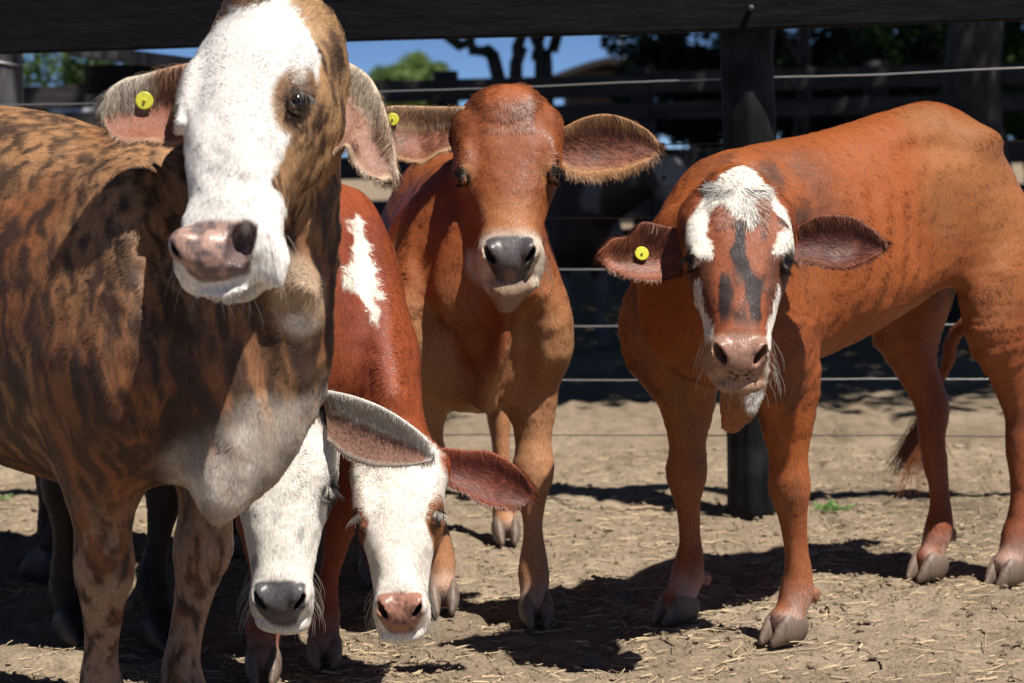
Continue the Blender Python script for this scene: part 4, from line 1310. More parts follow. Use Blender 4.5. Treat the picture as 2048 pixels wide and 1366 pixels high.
def straw(n):
    P = pick_ground(n, power=2.3)
    L = rng.uniform(.008, .038, n) * rng.choice([1, 1, 1, 1.9], n); a = rng.random(n) * math.tau
    W = rng.uniform(.0007, .0016, n) * np.where(rng.random(n) < .08, 1.8, 1)
    V = []; F = []
    k = 4
    gh = ground_height(P[:, 0], P[:, 1])
    bend = rng.normal(0, .25, n); tilt = np.abs(rng.normal(0, .10, n)); t = np.linspace(-.5, .5, k)
    d = np.stack([np.cos(a), np.sin(a)], 1); s_ = np.stack([-np.sin(a), np.cos(a)], 1)
    rows = []
    for j in range(k):
        c_ = P[:, :2] + d * (t[j] * L)[:, None] + s_ * (bend * L * (t[j] ** 2))[:, None]
        z = gh + .003 + (t[j] + .5) * L * tilt + W
        for sx, sz in ((-1, 0), (1, 0), (0, 1.2)):
            rows.append(np.concatenate([c_ + s_ * (sx * W)[:, None], (z + sz * W)[:, None]], 1))
    V = np.stack(rows, 1).reshape(-1, 3)
    f = []
    for j in range(k - 1):
        for q in range(3):
            f.append((j * 3 + q, j * 3 + (q + 1) % 3, j * 3 + 3 + (q + 1) % 3, j * 3 + 3 + q))
    F = (np.array(f)[None] + (np.arange(n) * k * 3)[:, None, None]).reshape(-1, 4)
    o = mesh_obj('straw', V, F, STRAWM, smooth=False)
    return tag(o, 'dry straw bits scattered over the trodden soil', 'straw', kind='stuff')
straw(8500)

def clods(n):
    P = pick_ground(n, power=1.4)
    base = np.array([(0, 0, 1), (.9, 0, .3), (.28, .85, .3), (-.72, .53, .3), (-.72, -.53, .3), (.28, -.85, .3),
                     (.8, .5, -.3), (-.3, .9, -.3), (-.9, 0, -.3), (-.3, -.9, -.3), (.8, -.5, -.3)])
    f = [(0, 1, 2), (0, 2, 3), (0, 3, 4), (0, 4, 5), (0, 5, 1), (1, 6, 2), (2, 6, 7), (2, 7, 3), (3, 7, 8), (3, 8, 4), (4, 8, 9), (4, 9, 5), (5, 9, 10), (5, 10, 1), (1, 10, 6)]
    r = .0018 + .0085 * rng.random(n) ** 6
    B = base[None] * r[:, None, None] * (1 + .3 * rng.normal(0, 1, (n, 11, 1))) * np.array([1, 1, .7])
    a = rng.random(n) * math.tau
    x = B[..., 0] * np.cos(a)[:, None] - B[..., 1] * np.sin(a)[:, None]; y = B[..., 0] * np.sin(a)[:, None] + B[..., 1] * np.cos(a)[:, None]
    gh = ground_height(P[:, 0], P[:, 1])
    V = np.stack([x + P[:, :1], y + P[:, 1:2], B[..., 2] + (gh + r * .3)[:, None]], -1).reshape(-1, 3)
    F = (np.array(f)[None] + (np.arange(n) * 11)[:, None, None]).reshape(-1, 3)
    o = mesh_obj('clods', V, F, CLODM, smooth=False)
    return tag(o, 'small crumbs and clods of dry soil on the pen floor', 'clods', kind='stuff')
clods(15000)

# ------------------------------------------------------------------ generic solid shapes
def tube_mesh(pts, r, n=8, cap=True, rough=0.0):
    pts = np.asarray(pts, float); m = len(pts)
    r = np.broadcast_to(r, (m,))
    T = np.gradient(pts, axis=0); T /= np.linalg.norm(T, axis=1)[:, None]
    ref = np.array([0.13, 0.31, 0.94]) if abs(T[0][2]) < .8 else np.array([.95, .2, .1])
    V = []
    for p, t, q in zip(pts, T, r):
        u = unit(np.cross(t, ref)); v = np.cross(t, u)
        for j in range(n):
            a = math.tau * j / n
            k = 1 + (rough * noise(np.array([[math.cos(a) * 9, math.sin(a) * 9, p[2] * 1.5]]), 1.0, 21)[0] if rough else 0)
            V.append(p + (u * math.cos(a) + v * math.sin(a)) * q * k)
    F = [(i * n + j, i * n + (j + 1) % n, (i + 1) * n + (j + 1) % n, (i + 1) * n + j) for i in range(m - 1) for j in range(n)]
    if cap:
        F.append(tuple(range(n))[::-1]); F.append(tuple((m - 1) * n + j for j in range(n)))
    return V, F

def board_mesh(a, b, th, hh, bev=.004, wob=0.0, seg=1, seed=0):
    """a plank from a to b (centres of its ends), th thick across, hh high"""
    a, b = np.asarray(a, float), np.asarray(b, float)
    u = unit(b - a); s_ = unit(np.cross(u, UP)); v = np.cross(s_, u)
    prof = [(-th / 2 + bev, -hh / 2), (th / 2 - bev, -hh / 2), (th / 2, -hh / 2 + bev), (th / 2, hh / 2 - bev), (th / 2 - bev, hh / 2), (-th / 2 + bev, hh / 2), (-th / 2, hh / 2 - bev), (-th / 2, -hh / 2 + bev)]
    V = []
    for i in range(seg + 1):
        t = i / seg
        for x, y in prof:
            q = a + (b - a) * t + s_ * x + v * y
            if wob:
                q = q + v * wob * noise(np.array([[t * 9 + seed, 2.5 if y > 0 else 7.1, .3]]), 1.0, seed)[0] * (1 if abs(y) > hh / 2 - bev * 1.5 else .8)
            V.append(q)
    F = [(i * 8 + j, i * 8 + (j + 1) % 8, (i + 1) * 8 + (j + 1) % 8, (i + 1) * 8 + j) for i in range(seg) for j in range(8)]
    F.append(tuple(range(8))[::-1]); F.append(tuple(seg * 8 + j for j in range(8)))
    return V, F

def wood(name, c0, c1, patch=None, scale=(1, 1, 1)):
    m, nt, b = new_mat(name)
    tc = nd(nt, 'ShaderNodeTexCoord'); mp = nd(nt, 'ShaderNodeMapping'); mp.inputs['Scale'].default_value = scale
    nt.links.new(tc.outputs['Object'], mp.inputs[0])
    n = nd(nt, 'ShaderNodeTexNoise', Scale=26.0, Detail=10.0, Roughness=.72)
    nt.links.new(mp.outputs[0], n.inputs['Vector'])
    o = ramp(nt, n.outputs[0], [(.35, c0), (.68, c1)])
    if patch:
        n2 = nd(nt, 'ShaderNodeTexNoise', Scale=3.2, Detail=3.0); nt.links.new(tc.outputs['Object'], n2.inputs['Vector'])
        f = ramp(nt, n2.outputs[0], [(.50, (0, 0, 0)), (.66, (1, 1, 1))])
        mx = nd(nt, 'ShaderNodeMix', _data_type='RGBA')
        nt.links.new(f, mx.inputs[0]); nt.links.new(o, mx.inputs[6]); mx.inputs[7].default_value = (*patch, 1)
        o = mx.outputs[2]
    nt.links.new(o, b.inputs['Base Color'])
    b.inputs['Roughness'].default_value = .6
    b.inputs['Specular IOR Level'].default_value = .12
    bp = nd(nt, 'ShaderNodeBump', Strength=.8, Distance=.008)
    nt.links.new(n.outputs[0], bp.inputs['Height']); nt.links.new(bp.outputs[0], b.inputs['Normal'])
    return m
TARRED = wood('tarred_wood', (.003, .003, .004), (.010, .0105, .013), scale=(.12, 1, 1))
TARRED_POST = wood('tarred_post', (.005, .005, .006), (.016, .0165, .018), patch=(.045, .045, .048), scale=(1, 1, .07))
FARWOOD = wood('old_dark_boards', (.030, .027, .027), (.085, .080, .078), scale=(.12, 1, 1))
GREYPOST = wood('weathered_grey_wood', (.05, .05, .052), (.16, .16, .16), scale=(1, 1, .1))
WIREM = simple('galvanised_wire', (.55, .56, .58), .38, .5, metal=.85)
STEEL = simple('rusty_bolt', (.10, .095, .09), .55, .4, noise_scale=120, dark=.5)

# ------------------------------------------------------------------ near fence
def fence_d(px):
    return 5.85 - .35 * px / 2048

def zat_(py):
    return at(18, py, 7.4)[2]
FENCE = empty('wire_fence', at(1024, 1000, fence_d(1024)) * np.array([1, 1, 0]), 'black tarred fence with one wide top rail, round posts and bare wires', 'fence')
def part(name, V, F, mat, parent, smooth=False):
    org = np.array(parent.matrix_world.translation) if False else np.array(parent.location)
    return mesh_obj(name, np.asarray(V) - org, F, mat, parent, smooth)

def post_at(px, mat, tilt=0.0):
    d = fence_d(px)
    b = at(px, 900, d); b[2] = -.05
    p = []
    for z in np.linspace(-.05, 1.50, 22):
        k = .004 * noise(np.array([[px, z * 3, 1.0]]), 1.0, 4)[0]
        p.append((b[0] + k, b[1] + .06, z))
    r = .074 * (1 + .03 * np.array([noise(np.array([[px * .1, z * 5, 7.0]]), 1.0, 4)[0] for z in np.linspace(0, 1.5, 22)]))
    V, F = tube_mesh(p, r, 44, rough=.06)
    return part('post', V, F, mat, FENCE, True)
post_at(1512, TARRED_POST)
b0 = at(1512, 900, fence_d(1512)); b1 = at(-60, 900, fence_d(8))
dv_ = b0 - b1; dv_[2] = 0
for k in (-.4, 1.95):
    q = b1 + dv_ * k
    V, F = tube_mesh([(q[0], q[1] + .06, z) for z in (-.05, .5, 1, 1.5)], .074, 20)
    part('post', V, F, TARRED_POST, FENCE, True)
# top rail, on the near side of the posts
e0 = at(0, 106, fence_d(0) - .045); e1 = at(2048, 42, fence_d(2048) - .045)
u_ = (e1 - e0) / 2048.0
for a_, b_, nm in ((-1500, 3600, 0),):
    A0 = e0 + u_ * a_; B0 = e0 + u_ * b_
    A0[2] += .105; B0[2] += .105
    V, F = board_mesh(A0, B0, .05, .21, .006, wob=.004, seg=120, seed=3)
    part('rail', V, F, TARRED, FENCE)
# bolt through the rail, its head standing proud
bc = at(1500, 17, fence_d(1500) - .072)
V, F = tube_mesh([bc + np.array([0, .03, 0]), bc + np.array([0, -.022, 0]), bc + np.array([0, -.030, 0])], [.0085, .0085, .006], 12)
part('bolt', V, F, STEEL, FENCE, True)
LP = empty('fence_post', at(8, 500, 7.4) * np.array([1, 1, 0]), 'grey weathered round post at the left edge behind the brindle cow', 'post')
q = at(8, 500, 7.4)
V, F = tube_mesh([(q[0] + .006 * math.sin(z * 4), q[1], z) for z in np.linspace(-.05, 1.75, 16)], .098 + .003 * np.sin(np.linspace(0, 9, 16)), 28)
part('timber', V, F, GREYPOST, LP, True)
th = np.linspace(0, math.tau, 24)
V, F = tube_mesh([np.array([q[0] + .103 * math.cos(t), q[1] + .103 * math.sin(t), zat_(128) + .006 * math.sin(3 * t)]) for t in th], .005, 6)
part('wire_tie', V, F, WIREM, LP, True)

RUSTW = simple('rusty_wire', (.09, .06, .045), .6, .3)
def wire(ys, sag, r=.0018, seed=0):
    """ys: (x pixel, y pixel) seen along the wire"""
    ys = np.array(ys, float)
    xs = np.linspace(-1400, 3400, 110)
    co = np.polyfit(ys[:, 0], ys[:, 1], 1)
    P = []
    for x in xs:
        d = fence_d(x) + .06 + .078
        y = np.polyval(co, x)
        q = at(x, y, d)
        q[2] += sag * (noise(np.array([[x * .004 + seed, seed * 3.1, 0.5]]), 1.0, 11)[0]) + .0012 * noise(np.array([[x * .03, seed * 3.1, 0.5]]), 1.0, 12)[0]
        P.append(q)
    V, F = tube_mesh(P, r, 6)
    return part('wire', V, F, RUSTW if seed in (1, 2, 6) else WIREM, FENCE, True)
for k, ys in enumerate([[(780, 184), (1300, 164), (2040, 137)], [(1120, 290), (2040, 283)], [(1120, 435), (2040, 430)], [(1120, 539), (2040, 540)],
                        [(1120, 652), (2040, 650)], [(1120, 762), (1340, 758), (2040, 758)], [(1120, 870), (2040, 872)]]):
    wire(ys, .004, seed=k)

# ------------------------------------------------------------------ far pens
def rail_fence(name, label, y0, y1, x0, x1, rails, post_x, ptop, mat, th=.05, group=None):
    R = empty(name, ((x0 + x1) / 2, (y0 + y1) / 2, 0), label, 'fence', group)
    for zb, zt in rails:
        n = max(1, int((x1 - x0) / 3.2))
        for i in range(n):
            xa = x0 + (x1 - x0) * i / n; xb = x0 + (x1 - x0) * (i + 1) / n - .012
            ya = y0 + (y1 - y0) * i / n; yb = y0 + (y1 - y0) * (i + 1) / n
            dz = .012 * math.sin(i * 2.3 + zb * 9)
            V, F = board_mesh((xa, ya, (zb + zt) / 2 + dz), (xb, yb, (zb + zt) / 2 + dz), th, zt - zb, .005, wob=.004, seg=10, seed=int(zb * 100) + i)
            part('rail', V, F, mat, R)
    for x in post_x:
        t = (x - x0) / (x1 - x0); y = y0 + (y1 - y0) * t + .12
        V, F = tube_mesh([(x, y, z) for z in (-.05, .5, 1.0, ptop)], .085, 14)
        part('post', V, F, mat, R, True)
    return R
def zat(py, px, d):
    return at(px, py, d)[2]
DF = 14.0
rz = [(zat(192, 1200, DF), zat(148, 1200, DF)), (zat(241, 1200, DF), zat(206, 1200, DF)), (.92, 1.08), (.62, .78), (.32, .48)]
rail_fence('board_fence', 'old dark board fence across the far side of the pen, behind the shaded cow', DF - .1, DF + .1, -9, 11, rz,
           [at(px, 300, DF)[0] for px in (895, 1290, 1760, -320, 390, 2250, 2800)], 1.66, FARWOOD)
rail_fence('board_fence', 'second darker board fence deeper in the shade under the trees', 19.0, 19.5, -2, 14, [(1.25, 1.42), (.9, 1.06), (.55, .71), (.2, .36)],
           [-1, .6, 2.2, 3.8, 5.4, 7.0, 9.0, 11.5], 1.5, TARRED)
# solid dark gate panel left of the brindle cow's head
GP = empty('plank_gate', at(285, 500, 8.6) * np.array([1, 1, 0]), 'black plank gate panel behind the brindle cow, seen beside the green tree', 'gate')
xg0, xg1 = at(182, 300, 8.6)[0], at(600, 300, 8.6)[0]
npk = 7
for i in range(npk):
    xa = xg0 + (xg1 - xg0) * i / npk
    V, F = board_mesh((xa + .06, 8.6, .10), (xa + .06, 8.6, 1.52), .035, .115, .004)
    V = np.array(V)
    part('plank', V, F, TARRED, GP)
for z in (.35, 1.40):
    V, F = board_mesh((xg0, 8.555, z), (xg1, 8.555, z), .04, .12)
    part('crossbar', V, F, TARRED, GP)
BR = empty('brace_beam', at(210, 118, 8.3), 'grey weathered beam sloping under the top rail beside the plank gate', 'beam')
V, F = board_mesh(at(140, 98, 8.3), at(420, 134, 8.3), .05, .055)
part('timber', V, F, GREYPOST, BR)

# ------------------------------------------------------------------ trees
BARK = wood('bark', (.035, .028, .024), (.11, .095, .082), scale=(1, 1, .25))
def leaf_mat(name, c0, c1):
    m, nt, b = new_mat(name)
    g = nd(nt, 'ShaderNodeNewGeometry')
    o = ramp(nt, g.outputs['Random Per Island'], [(0, c0), (.5, tuple((x + y) / 2 for x, y in zip(c0, c1))), (1, c1)])
    nt.links.new(o, b.inputs['Base Color'])
    b.inputs['Roughness'].default_value = .5
    b.inputs['Specular IOR Level'].default_value = .3
    tr = nd(nt, 'ShaderNodeBsdfTranslucent')
    nt.links.new(o, tr.inputs[0])
    mx = nd(nt, 'ShaderNodeMixShader'); mx.inputs[0].default_value = .35
    out = nt.nodes['Material Output']
    nt.links.new(b.outputs[0], mx.inputs[1]); nt.links.new(tr.outputs[0], mx.inputs[2]); nt.links.new(mx.outputs[0], out.inputs[0])
    return m
LEAF = leaf_mat('leaf_green', (.045, .085, .020), (.12, .19, .045))
LEAF_SHADED = leaf_mat('leaf_shaded', (.012, .026, .010), (.035, .062, .020))  # leaves darkened in colour, to read as foliage in deep shade
LEAFL = leaf_mat('leaf_pale', (.12, .20, .05), (.22, .32, .10))

def leaf_cloud(cs, rs, per, size, r):
    """small bent leaves spread through the shells of many clumps"""
    P = []
    for c_, rr in zip(cs, rs):
        d = r.normal(0, 1, (per, 3)); d /= np.linalg.norm(d, axis=1)[:, None]
        P.append(np.asarray(c_) + d * np.asarray(rr) * (.35 + .65 * r.random(per) ** .5)[:, None])
    P = np.vstack(P); n = len(P)
    a = r.normal(0, 1, (n, 3)); a /= np.linalg.norm(a, axis=1)[:, None]
    b = np.cross(a, r.normal(0, 1, (n, 3))); b /= np.linalg.norm(b, axis=1)[:, None]
    s_ = size * (.6 + .8 * r.random(n))[:, None]
    V = np.stack([P - a * s_, P + b * s_ * .38, P + a * s_, P - b * s_ * .38], 1).reshape(-1, 3)
    F = np.arange(n * 4).reshape(n, 4)
    return V, F

def tree(name, label, base, H_, trunk_r, crown, leafm, stems=None, seed=1, per=240, clumps=26, size=.05, group=None, crown_c=None):
    """crown = (rx, ry, rz) about crown_c"""
    r = np.random.default_rng(seed)
    T = empty(name, base, label, 'tree', group)
    base = np.asarray(base, float)
    cc = np.asarray(crown_c if crown_c is not None else base + np.array([0, 0, H_ - crown[2] * .8]))
    stems = stems or [[base + np.array([0, 0, -.1]), base + np.array([.1, .05, H_ * .25]), base + (cc - base) * .75]]
    for st_ in stems:
        pts = catmull(st_, 14)
        pts[1:-1] += r.normal(0, .02, (12, 3))
        V, F = tube_mesh(pts, np.linspace(trunk_r, trunk_r * .55, 14), 12)
        t_ = part('trunk', V, F, BARK, T, True)
        for k in range(4):
            a = pts[-1 - k * 2]; e = cc + r.normal(0, .45, 3) * np.asarray(crown)
            mid = (a + e) / 2 + r.normal(0, .15, 3)
            V, F = tube_mesh(catmull([a, mid, e], 8), np.linspace(trunk_r * .4, trunk_r * .08, 8), 7)
            part('limb', V, F, BARK, T, True)
    d = r.normal(0, 1, (clumps, 3)); d /= np.linalg.norm(d, axis=1)[:, None]
    cs = cc + d * np.asarray(crown) * (.25 + .75 * r.random(clumps) ** .6)[:, None]
    rs = [np.asarray(crown) * r.uniform(.20, .36) for _ in range(clumps)]
    V, F = leaf_cloud(cs, rs, per, size, r)
    part('crown', V, F, leafm, T)
    return T
def gpt(px, d):
    q = at(px, 400, d); return np.array([q[0], q[1], 0])
# two stemmed tree in the middle gap
q = gpt(1040, 16.5)
tree('acacia_tree', 'slim multi stemmed tree with forking dark trunks against the blue sky', q, 6, .068, (3.2, 3.0, 1.3), LEAF, seed=4, crown_c=q + np.array([.3, -.2, 5.0]),
     stems=[[q + np.array([0, 0, -.1]), at(1030, 150, 16.5), at(1038, 80, 16.5), at(1030, -150, 16.5)],
            [q + np.array([-.02, .05, .3]), at(1000, 140, 16.6), at(960, 100, 16.6), at(905, 74, 16.6), at(760, -80, 16.8)],
            [gpt(1090, 16.9), at(1082, 150, 16.9), at(1070, 80, 16.9), at(1040, -120, 17)],
            [gpt(1092, 16.9), at(1092, 150, 16.8), at(1106, 80, 16.8), at(1160, -120, 17)]], clumps=46, per=260, size=.05)
q = gpt(1955, 12.2)
tree('shade_tree', 'massive dark trunk of a shade tree behind the fence, far right', q, 7, .21, (3.6, 3.0, 1.6), LEAF_SHADED, seed=5, clumps=60, per=300, size=.055,
     stems=[[q + np.array([0, 0, -.1]), q + np.array([.0, 0, 1.6]), q + np.array([.1, .1, 3.6])]], crown_c=q + np.array([.4, .5, 5.2]))
q = gpt(1585, 15.5)
tree('shade_tree', 'thin dark trunked tree just right of the black round post', q, 6, .07, (2.6, 2.4, 1.4), LEAF_SHADED, seed=6, clumps=44, per=280, size=.055,
     crown_c=q + np.array([.2, -.6, 4.2]))
for k, (px, d, zc, rx, rz_, lm, lab) in enumerate([
        (1395, 21, 1.95, 1.05, .85, LEAF_SHADED, 'dark bushy tree left of the black round post, over the far shed'),
        (1680, 20, 1.7, 1.1, 1.1, LEAF_SHADED, 'dark bushy tree filling the gap right of the black round post'),
        (1830, 22, 2.0, 1.0, 1.0, LEAFL, 'lighter leafy tree between the thin trunk and the massive trunk'),  # paler leaf colour makes up for the canopy's shade
        (2060, 19, 1.9, .55, 1.2, LEAF, 'leafy tree at the right edge beyond the massive trunk'),
        (110, 24, 1.7, 1.6, 1.35, LEAF, 'sunlit green tree between the grey post and the plank gate'),
        (-330, 26, 2.2, 2.2, 1.9, LEAF, 'large green tree beyond the left edge of the fence')]):
    q = gpt(px, d)
    tree('bushy_tree', lab, q, zc + rz_, .10, (rx, rx * .9, rz_), lm, seed=20 + k, crown_c=q + np.array([0, 0, zc]), clumps=34, per=330, size=.055, group='leafy trees beyond the far fence')
q = gpt(842, 60)
tree('round_tree', 'pale green round topped tree far away under the blue sky', q, 4.2, .15, (1.35, 1.3, 1.0), LEAFL, seed=33, crown_c=q + np.array([0, 0, 3.35]), clumps=30, per=300, size=.09)
for k, (px, d, zc) in enumerate([(600, 11.5, 4.6), (1250, 9.6, 4.4), (2300, 10.0, 4.6), (1700, 22, 5.4), (700, 24, 6.0), (2500, 17, 5.0), (-100, 16, 4.8)]):
    if k in (4, 6): continue
    q = gpt(px, d)
    q[1] += 1.0
    if k in (0, 1): q = q + np.array([0, 8.0, 0]) if False else q
    pass
tick('trees')

# the crowns overhead that throw the shade over the far pens
def shade_canopy(name, label, base, cc, rx, ry, seed, trunk=.16):
    return tree(name, label, base, 6.5, trunk, (rx, ry, .9), LEAF, seed=seed, crown_c=cc, clumps=70, per=230, size=.07)
SC = [('wide shade tree over the middle of the far pen, behind the brindle cow head', gpt(540, 12.6), (.6, 9.1, 4.9), 3.4, 3.0),
      ('wide spreading shade tree over the right of the far pen, right of the frame', gpt(2330, 10.6), (5.0, 8.5, 4.7), 3.4, 2.7),
      ('wide spreading shade tree rooted deep behind the far fences', gpt(1494, 17.5), (2.2, 14.0, 5.6), 4.2, 3.2),
      ('wide tree with its crown out of view, added to deepen the shade, far back on the left', gpt(480, 21), (-1.5, 18.5, 6.6), 4.6, 3.6),  # added crown, out of view, darkens the foliage behind
      ('tall tree with its crown out of view, added to deepen the shade, far back on the right', gpt(1925, 22), (5.0, 18.5, 6.8), 4.6, 3.6),  # also added out of view, to block sun on the back trees
      ('wide spreading shade tree at the far right of the pens', gpt(2700, 15.5), (7.5, 13.5, 5.4), 4.0, 3.2)]
for k, (lab, bs, cc, rx, ry) in enumerate(SC):
    tree('camelthorn_tree', lab, bs, 6.5, .15, (rx, ry, .8), LEAF, seed=51 + k, crown_c=np.array(cc), clumps=110, per=260, size=.095, group='shade trees over the far pens')

# ------------------------------------------------------------------ shed, pole, pale thing far left
SHEET = simple('dull_roof_sheet', (.035, .030, .029), .6, .3, noise_scale=2, dark=.6)
PALE = simple('pale_wall', (.62, .66, .72), .6, .3, noise_scale=3, dark=.85)
DARKW = simple('dark_wall', (.05, .045, .04), .9, .2)
SH = empty('far_shed', gpt(1225, 32), 'dark far shed with a low curved roof showing above the board fence', 'shed')
rf = []
for i, (px, py) in enumerate([(1100, 152), (1140, 136), (1185, 121), (1215, 114), (1260, 117), (1300, 122), (1345, 128)]):
    rf.append(at(px, py, 32))
V = []; F = []
for k, dy in enumerate((0, 5)):
    for p in rf: V.append(p + np.array([0, dy, 0]))
n_ = len(rf)
for p in rf: V.append(p + np.array([0, 0, -.09]))
for p in rf: V.append(p + np.array([0, 5, -.09]))
for i in range(n_ - 1):
    F += [(i, i + 1, n_ + i + 1, n_ + i), (2 * n_ + i + 1, 2 * n_ + i, 3 * n_ + i, 3 * n_ + i + 1), (i + 1, i, 2 * n_ + i, 2 * n_ + i + 1), (n_ + i, n_ + i + 1, 3 * n_ + i + 1, 3 * n_ + i)]
F += [(0, n_, 3 * n_, 2 * n_), (n_ - 1, 3 * n_ - 1, 4 * n_ - 1, 2 * n_ - 1)]
part('roof', V, F, SHEET, SH)
V, F = board_mesh((rf[1][0], 34.5, 1.25), (rf[-2][0], 34.5, 1.25), 3.0, 2.5)
part('wall', V, F, DARKW, SH)
PO = empty('utility_pole', gpt(1249, 40), 'thin pale pole standing beyond the far shed', 'pole')
V, F = tube_mesh([gpt(1249, 40), gpt(1249, 40) + np.array([0, 0, 5.5])], .045, 8)
part('shaft', V, F, simple('pale_pole', (.5, .45, .42), .6), PO, True)
WS = empty('white_truck', gpt(120, 20), 'pale white truck parked under the green tree, mostly hidden by the brindle cow', 'truck')
x0, x1 = at(72, 200, 20)[0], at(205, 200, 20)[0]
def boxm(x0, x1, y0, y1, z0, z1, b=.03):
    return board_mesh((x0, (y0 + y1) / 2, (z0 + z1) / 2), (x1, (y0 + y1) / 2, (z0 + z1) / 2), y1 - y0, z1 - z0, b)
V, F = boxm(x0 - .9, x1 + 2.0, 20, 21.7, .55, 1.45, .08); part('body', V, F, PALE, WS)
V, F = boxm(x0 + .1, x1 + .5, 20.1, 21.6, 1.452, zat(199, 120, 20), .12); part('cab', V, F, PALE, WS)
V, F = boxm(x0 + .25, x1 + .3, 20.07, 20.098, 1.50, 1.62, .01); part('window', V, F, simple('dark_glass', (.03, .04, .05), .1, .6), WS)
for x in (x0 - .4, x1 + 1.4):
    V, F = tube_mesh([(x, 19.98, .36), (x, 20.2, .36)], .36, 24); part('wheel', V, F, simple('tyre_rubber', (.02, .02, .02), .8), WS, True)

# ------------------------------------------------------------------ small things on the ground
STICKM = simple('bare_stick', (.42, .31, .21), .8, .2, noise_scale=30, dark=.6)
TWIGM = simple('dark_twig', (.07, .05, .035), .8, .2)
def stick(label, pix, r0, r1, mat, seed):
    P = np.array([ground_at(*p) for p in pix]); P = catmull(P, 26)
    P[:, 2] = ground_height(P[:, 0], P[:, 1]) + r0 * 1.1 + .002
    rr = np.random.default_rng(seed); P[1:-1] += rr.normal(0, .0016, (24, 3))
    V, F = tube_mesh(P, np.linspace(r0, r1, 26), 8)
    o = mesh_obj('stick', V, F, mat)
    return tag(o, label, 'stick')
stick('pale bare stick lying left of the black round post', [(1372, 1004), (1330, 1012), (1270, 1020), (1240, 1026), (1204, 1022)], .0035, .008, STICKM, 1)
stick('thin dark twig lying beside the red calf front foot', [(1075, 990), (1120, 1006), (1165, 1022), (1185, 1024)], .0022, .0012, TWIGM, 2)
stick('long pale straw stalk on the open soil in the right foreground', [(1440, 1318), (1500, 1308), (1560, 1302), (1655, 1290)], .0022, .0012, STRAWM, 3)
stick('curved yellow stalk right of the blazed calf front hoof', [(1640, 1020), (1665, 1032), (1712, 1035)], .0018, .0012, STRAWM, 4)

WEED = leaf_mat('weed_leaf', (.10, .22, .05), (.20, .36, .10))
def weed(label, px, py, n, size, seed):
    r = np.random.default_rng(seed)
    g = ground_at(px, py)
    g[2] = ground_height(g[None, 0], g[None, 1])[0]
    R_ = empty('weed', g, label, 'weed')
    Vs, Fs = [], []
    o = 0
    for i in range(n):
        a = r.random() * math.tau; L = size * r.uniform(.5, 1.1); el = r.uniform(.15, .9)
        d = np.array([math.cos(a) * math.cos(el), math.sin(a) * math.cos(el), math.sin(el)])
        s_ = unit(np.cross(d, UP)); st = g + np.array([r.normal(0, size * .35), r.normal(0, size * .35), .002])
        for t in np.linspace(.35, 1, 3):
            c_ = st + d * L * t - UP * L * .25 * t * t; w_ = L * .18; l2 = L * .2
            sd = s_ * w_ * r.choice([-1, 1])
            Vs += [c_ - d * l2, c_ + sd + UP * w_ * .3, c_ + d * l2, c_ - sd * .8 + UP * w_ * .3]; Fs.append((o, o + 1, o + 2, o + 3)); o += 4
        Vs += [st, st + s_ * .001, st + d * L - UP * L * .25]; Fs.append((o, o + 1, o + 2)); o += 3
    part('leaves', Vs, Fs, WEED, R_)
weed('small bright green weed growing on bare soil between the calf front and hind legs', 1668, 1008, 26, .05, 3)
weed('tiny green weed in the soil left of the brindle cow foreleg', 20, 1000, 12, .03, 5)
tick('env')
# ------------------------------------------------------------------ give every animal its coat
def ear_colour(outer, inner_c, rim, rimw=.10, tip=None, top=None, veins=None):
    def f(p, uv, inner):
        C = np.where(inner[:, None], np.asarray(inner_c, float), np.asarray(outer, float)) * np.ones((len(p), 3))
        C = C * (1 + .18 * fbm(p, 30, 2, 3)[:, None])
        e = np.minimum(uv[:, 1], 1 - uv[:, 1]).clip(0, 1)
        C = blend(C, rim, sstep(rimw, rimw * .3, e) + sstep(.90, .97, uv[:, 0]))
        if top is not None:
            C = blend(C, top[0], sstep(top[1] + .06, top[1] - .06, uv[:, 1] + .05 * noise(p, 60, 4)) * top[2](uv[:, 0]))
        return C.clip(0, .9)
    return f

def ear_hair(fringe_top=.0, fringe_bot=.0, inner_len=.010, outer_len=.013, topband=.0):
    def f(p, uv, inner, d, acr):
        n = len(p)
        ln = np.where(inner, inner_len, outer_len).astype(float)
        lf = np.full(n, .22)
        dd = d.copy()
        keep = np.ones(n, bool)
        if fringe_top:
            m = uv[:, 1] < topband
            ln[m] = fringe_top; dd[m] = unit(acr) * 1.0 + d[m] * .35; lf[m] = .45
        if fringe_bot:
            m = uv[:, 1] > .90
            ln[m] = fringe_bot; dd[m] = unit(acr) + d[m] * .5; lf[m] = .3
        return ln, lf, dd, keep
    return f

for c in HERD:
    c.whorl = .15; c.tuft = 0; c.lash_col = (.02, .015, .012)
cb.lash_col = ca.lash_col = (.5, .46, .4)
c3.whorl = .19; c3.tuft = 1; c4.whorl = .03; c4.tuft = 1.6; c1.whorl = .15

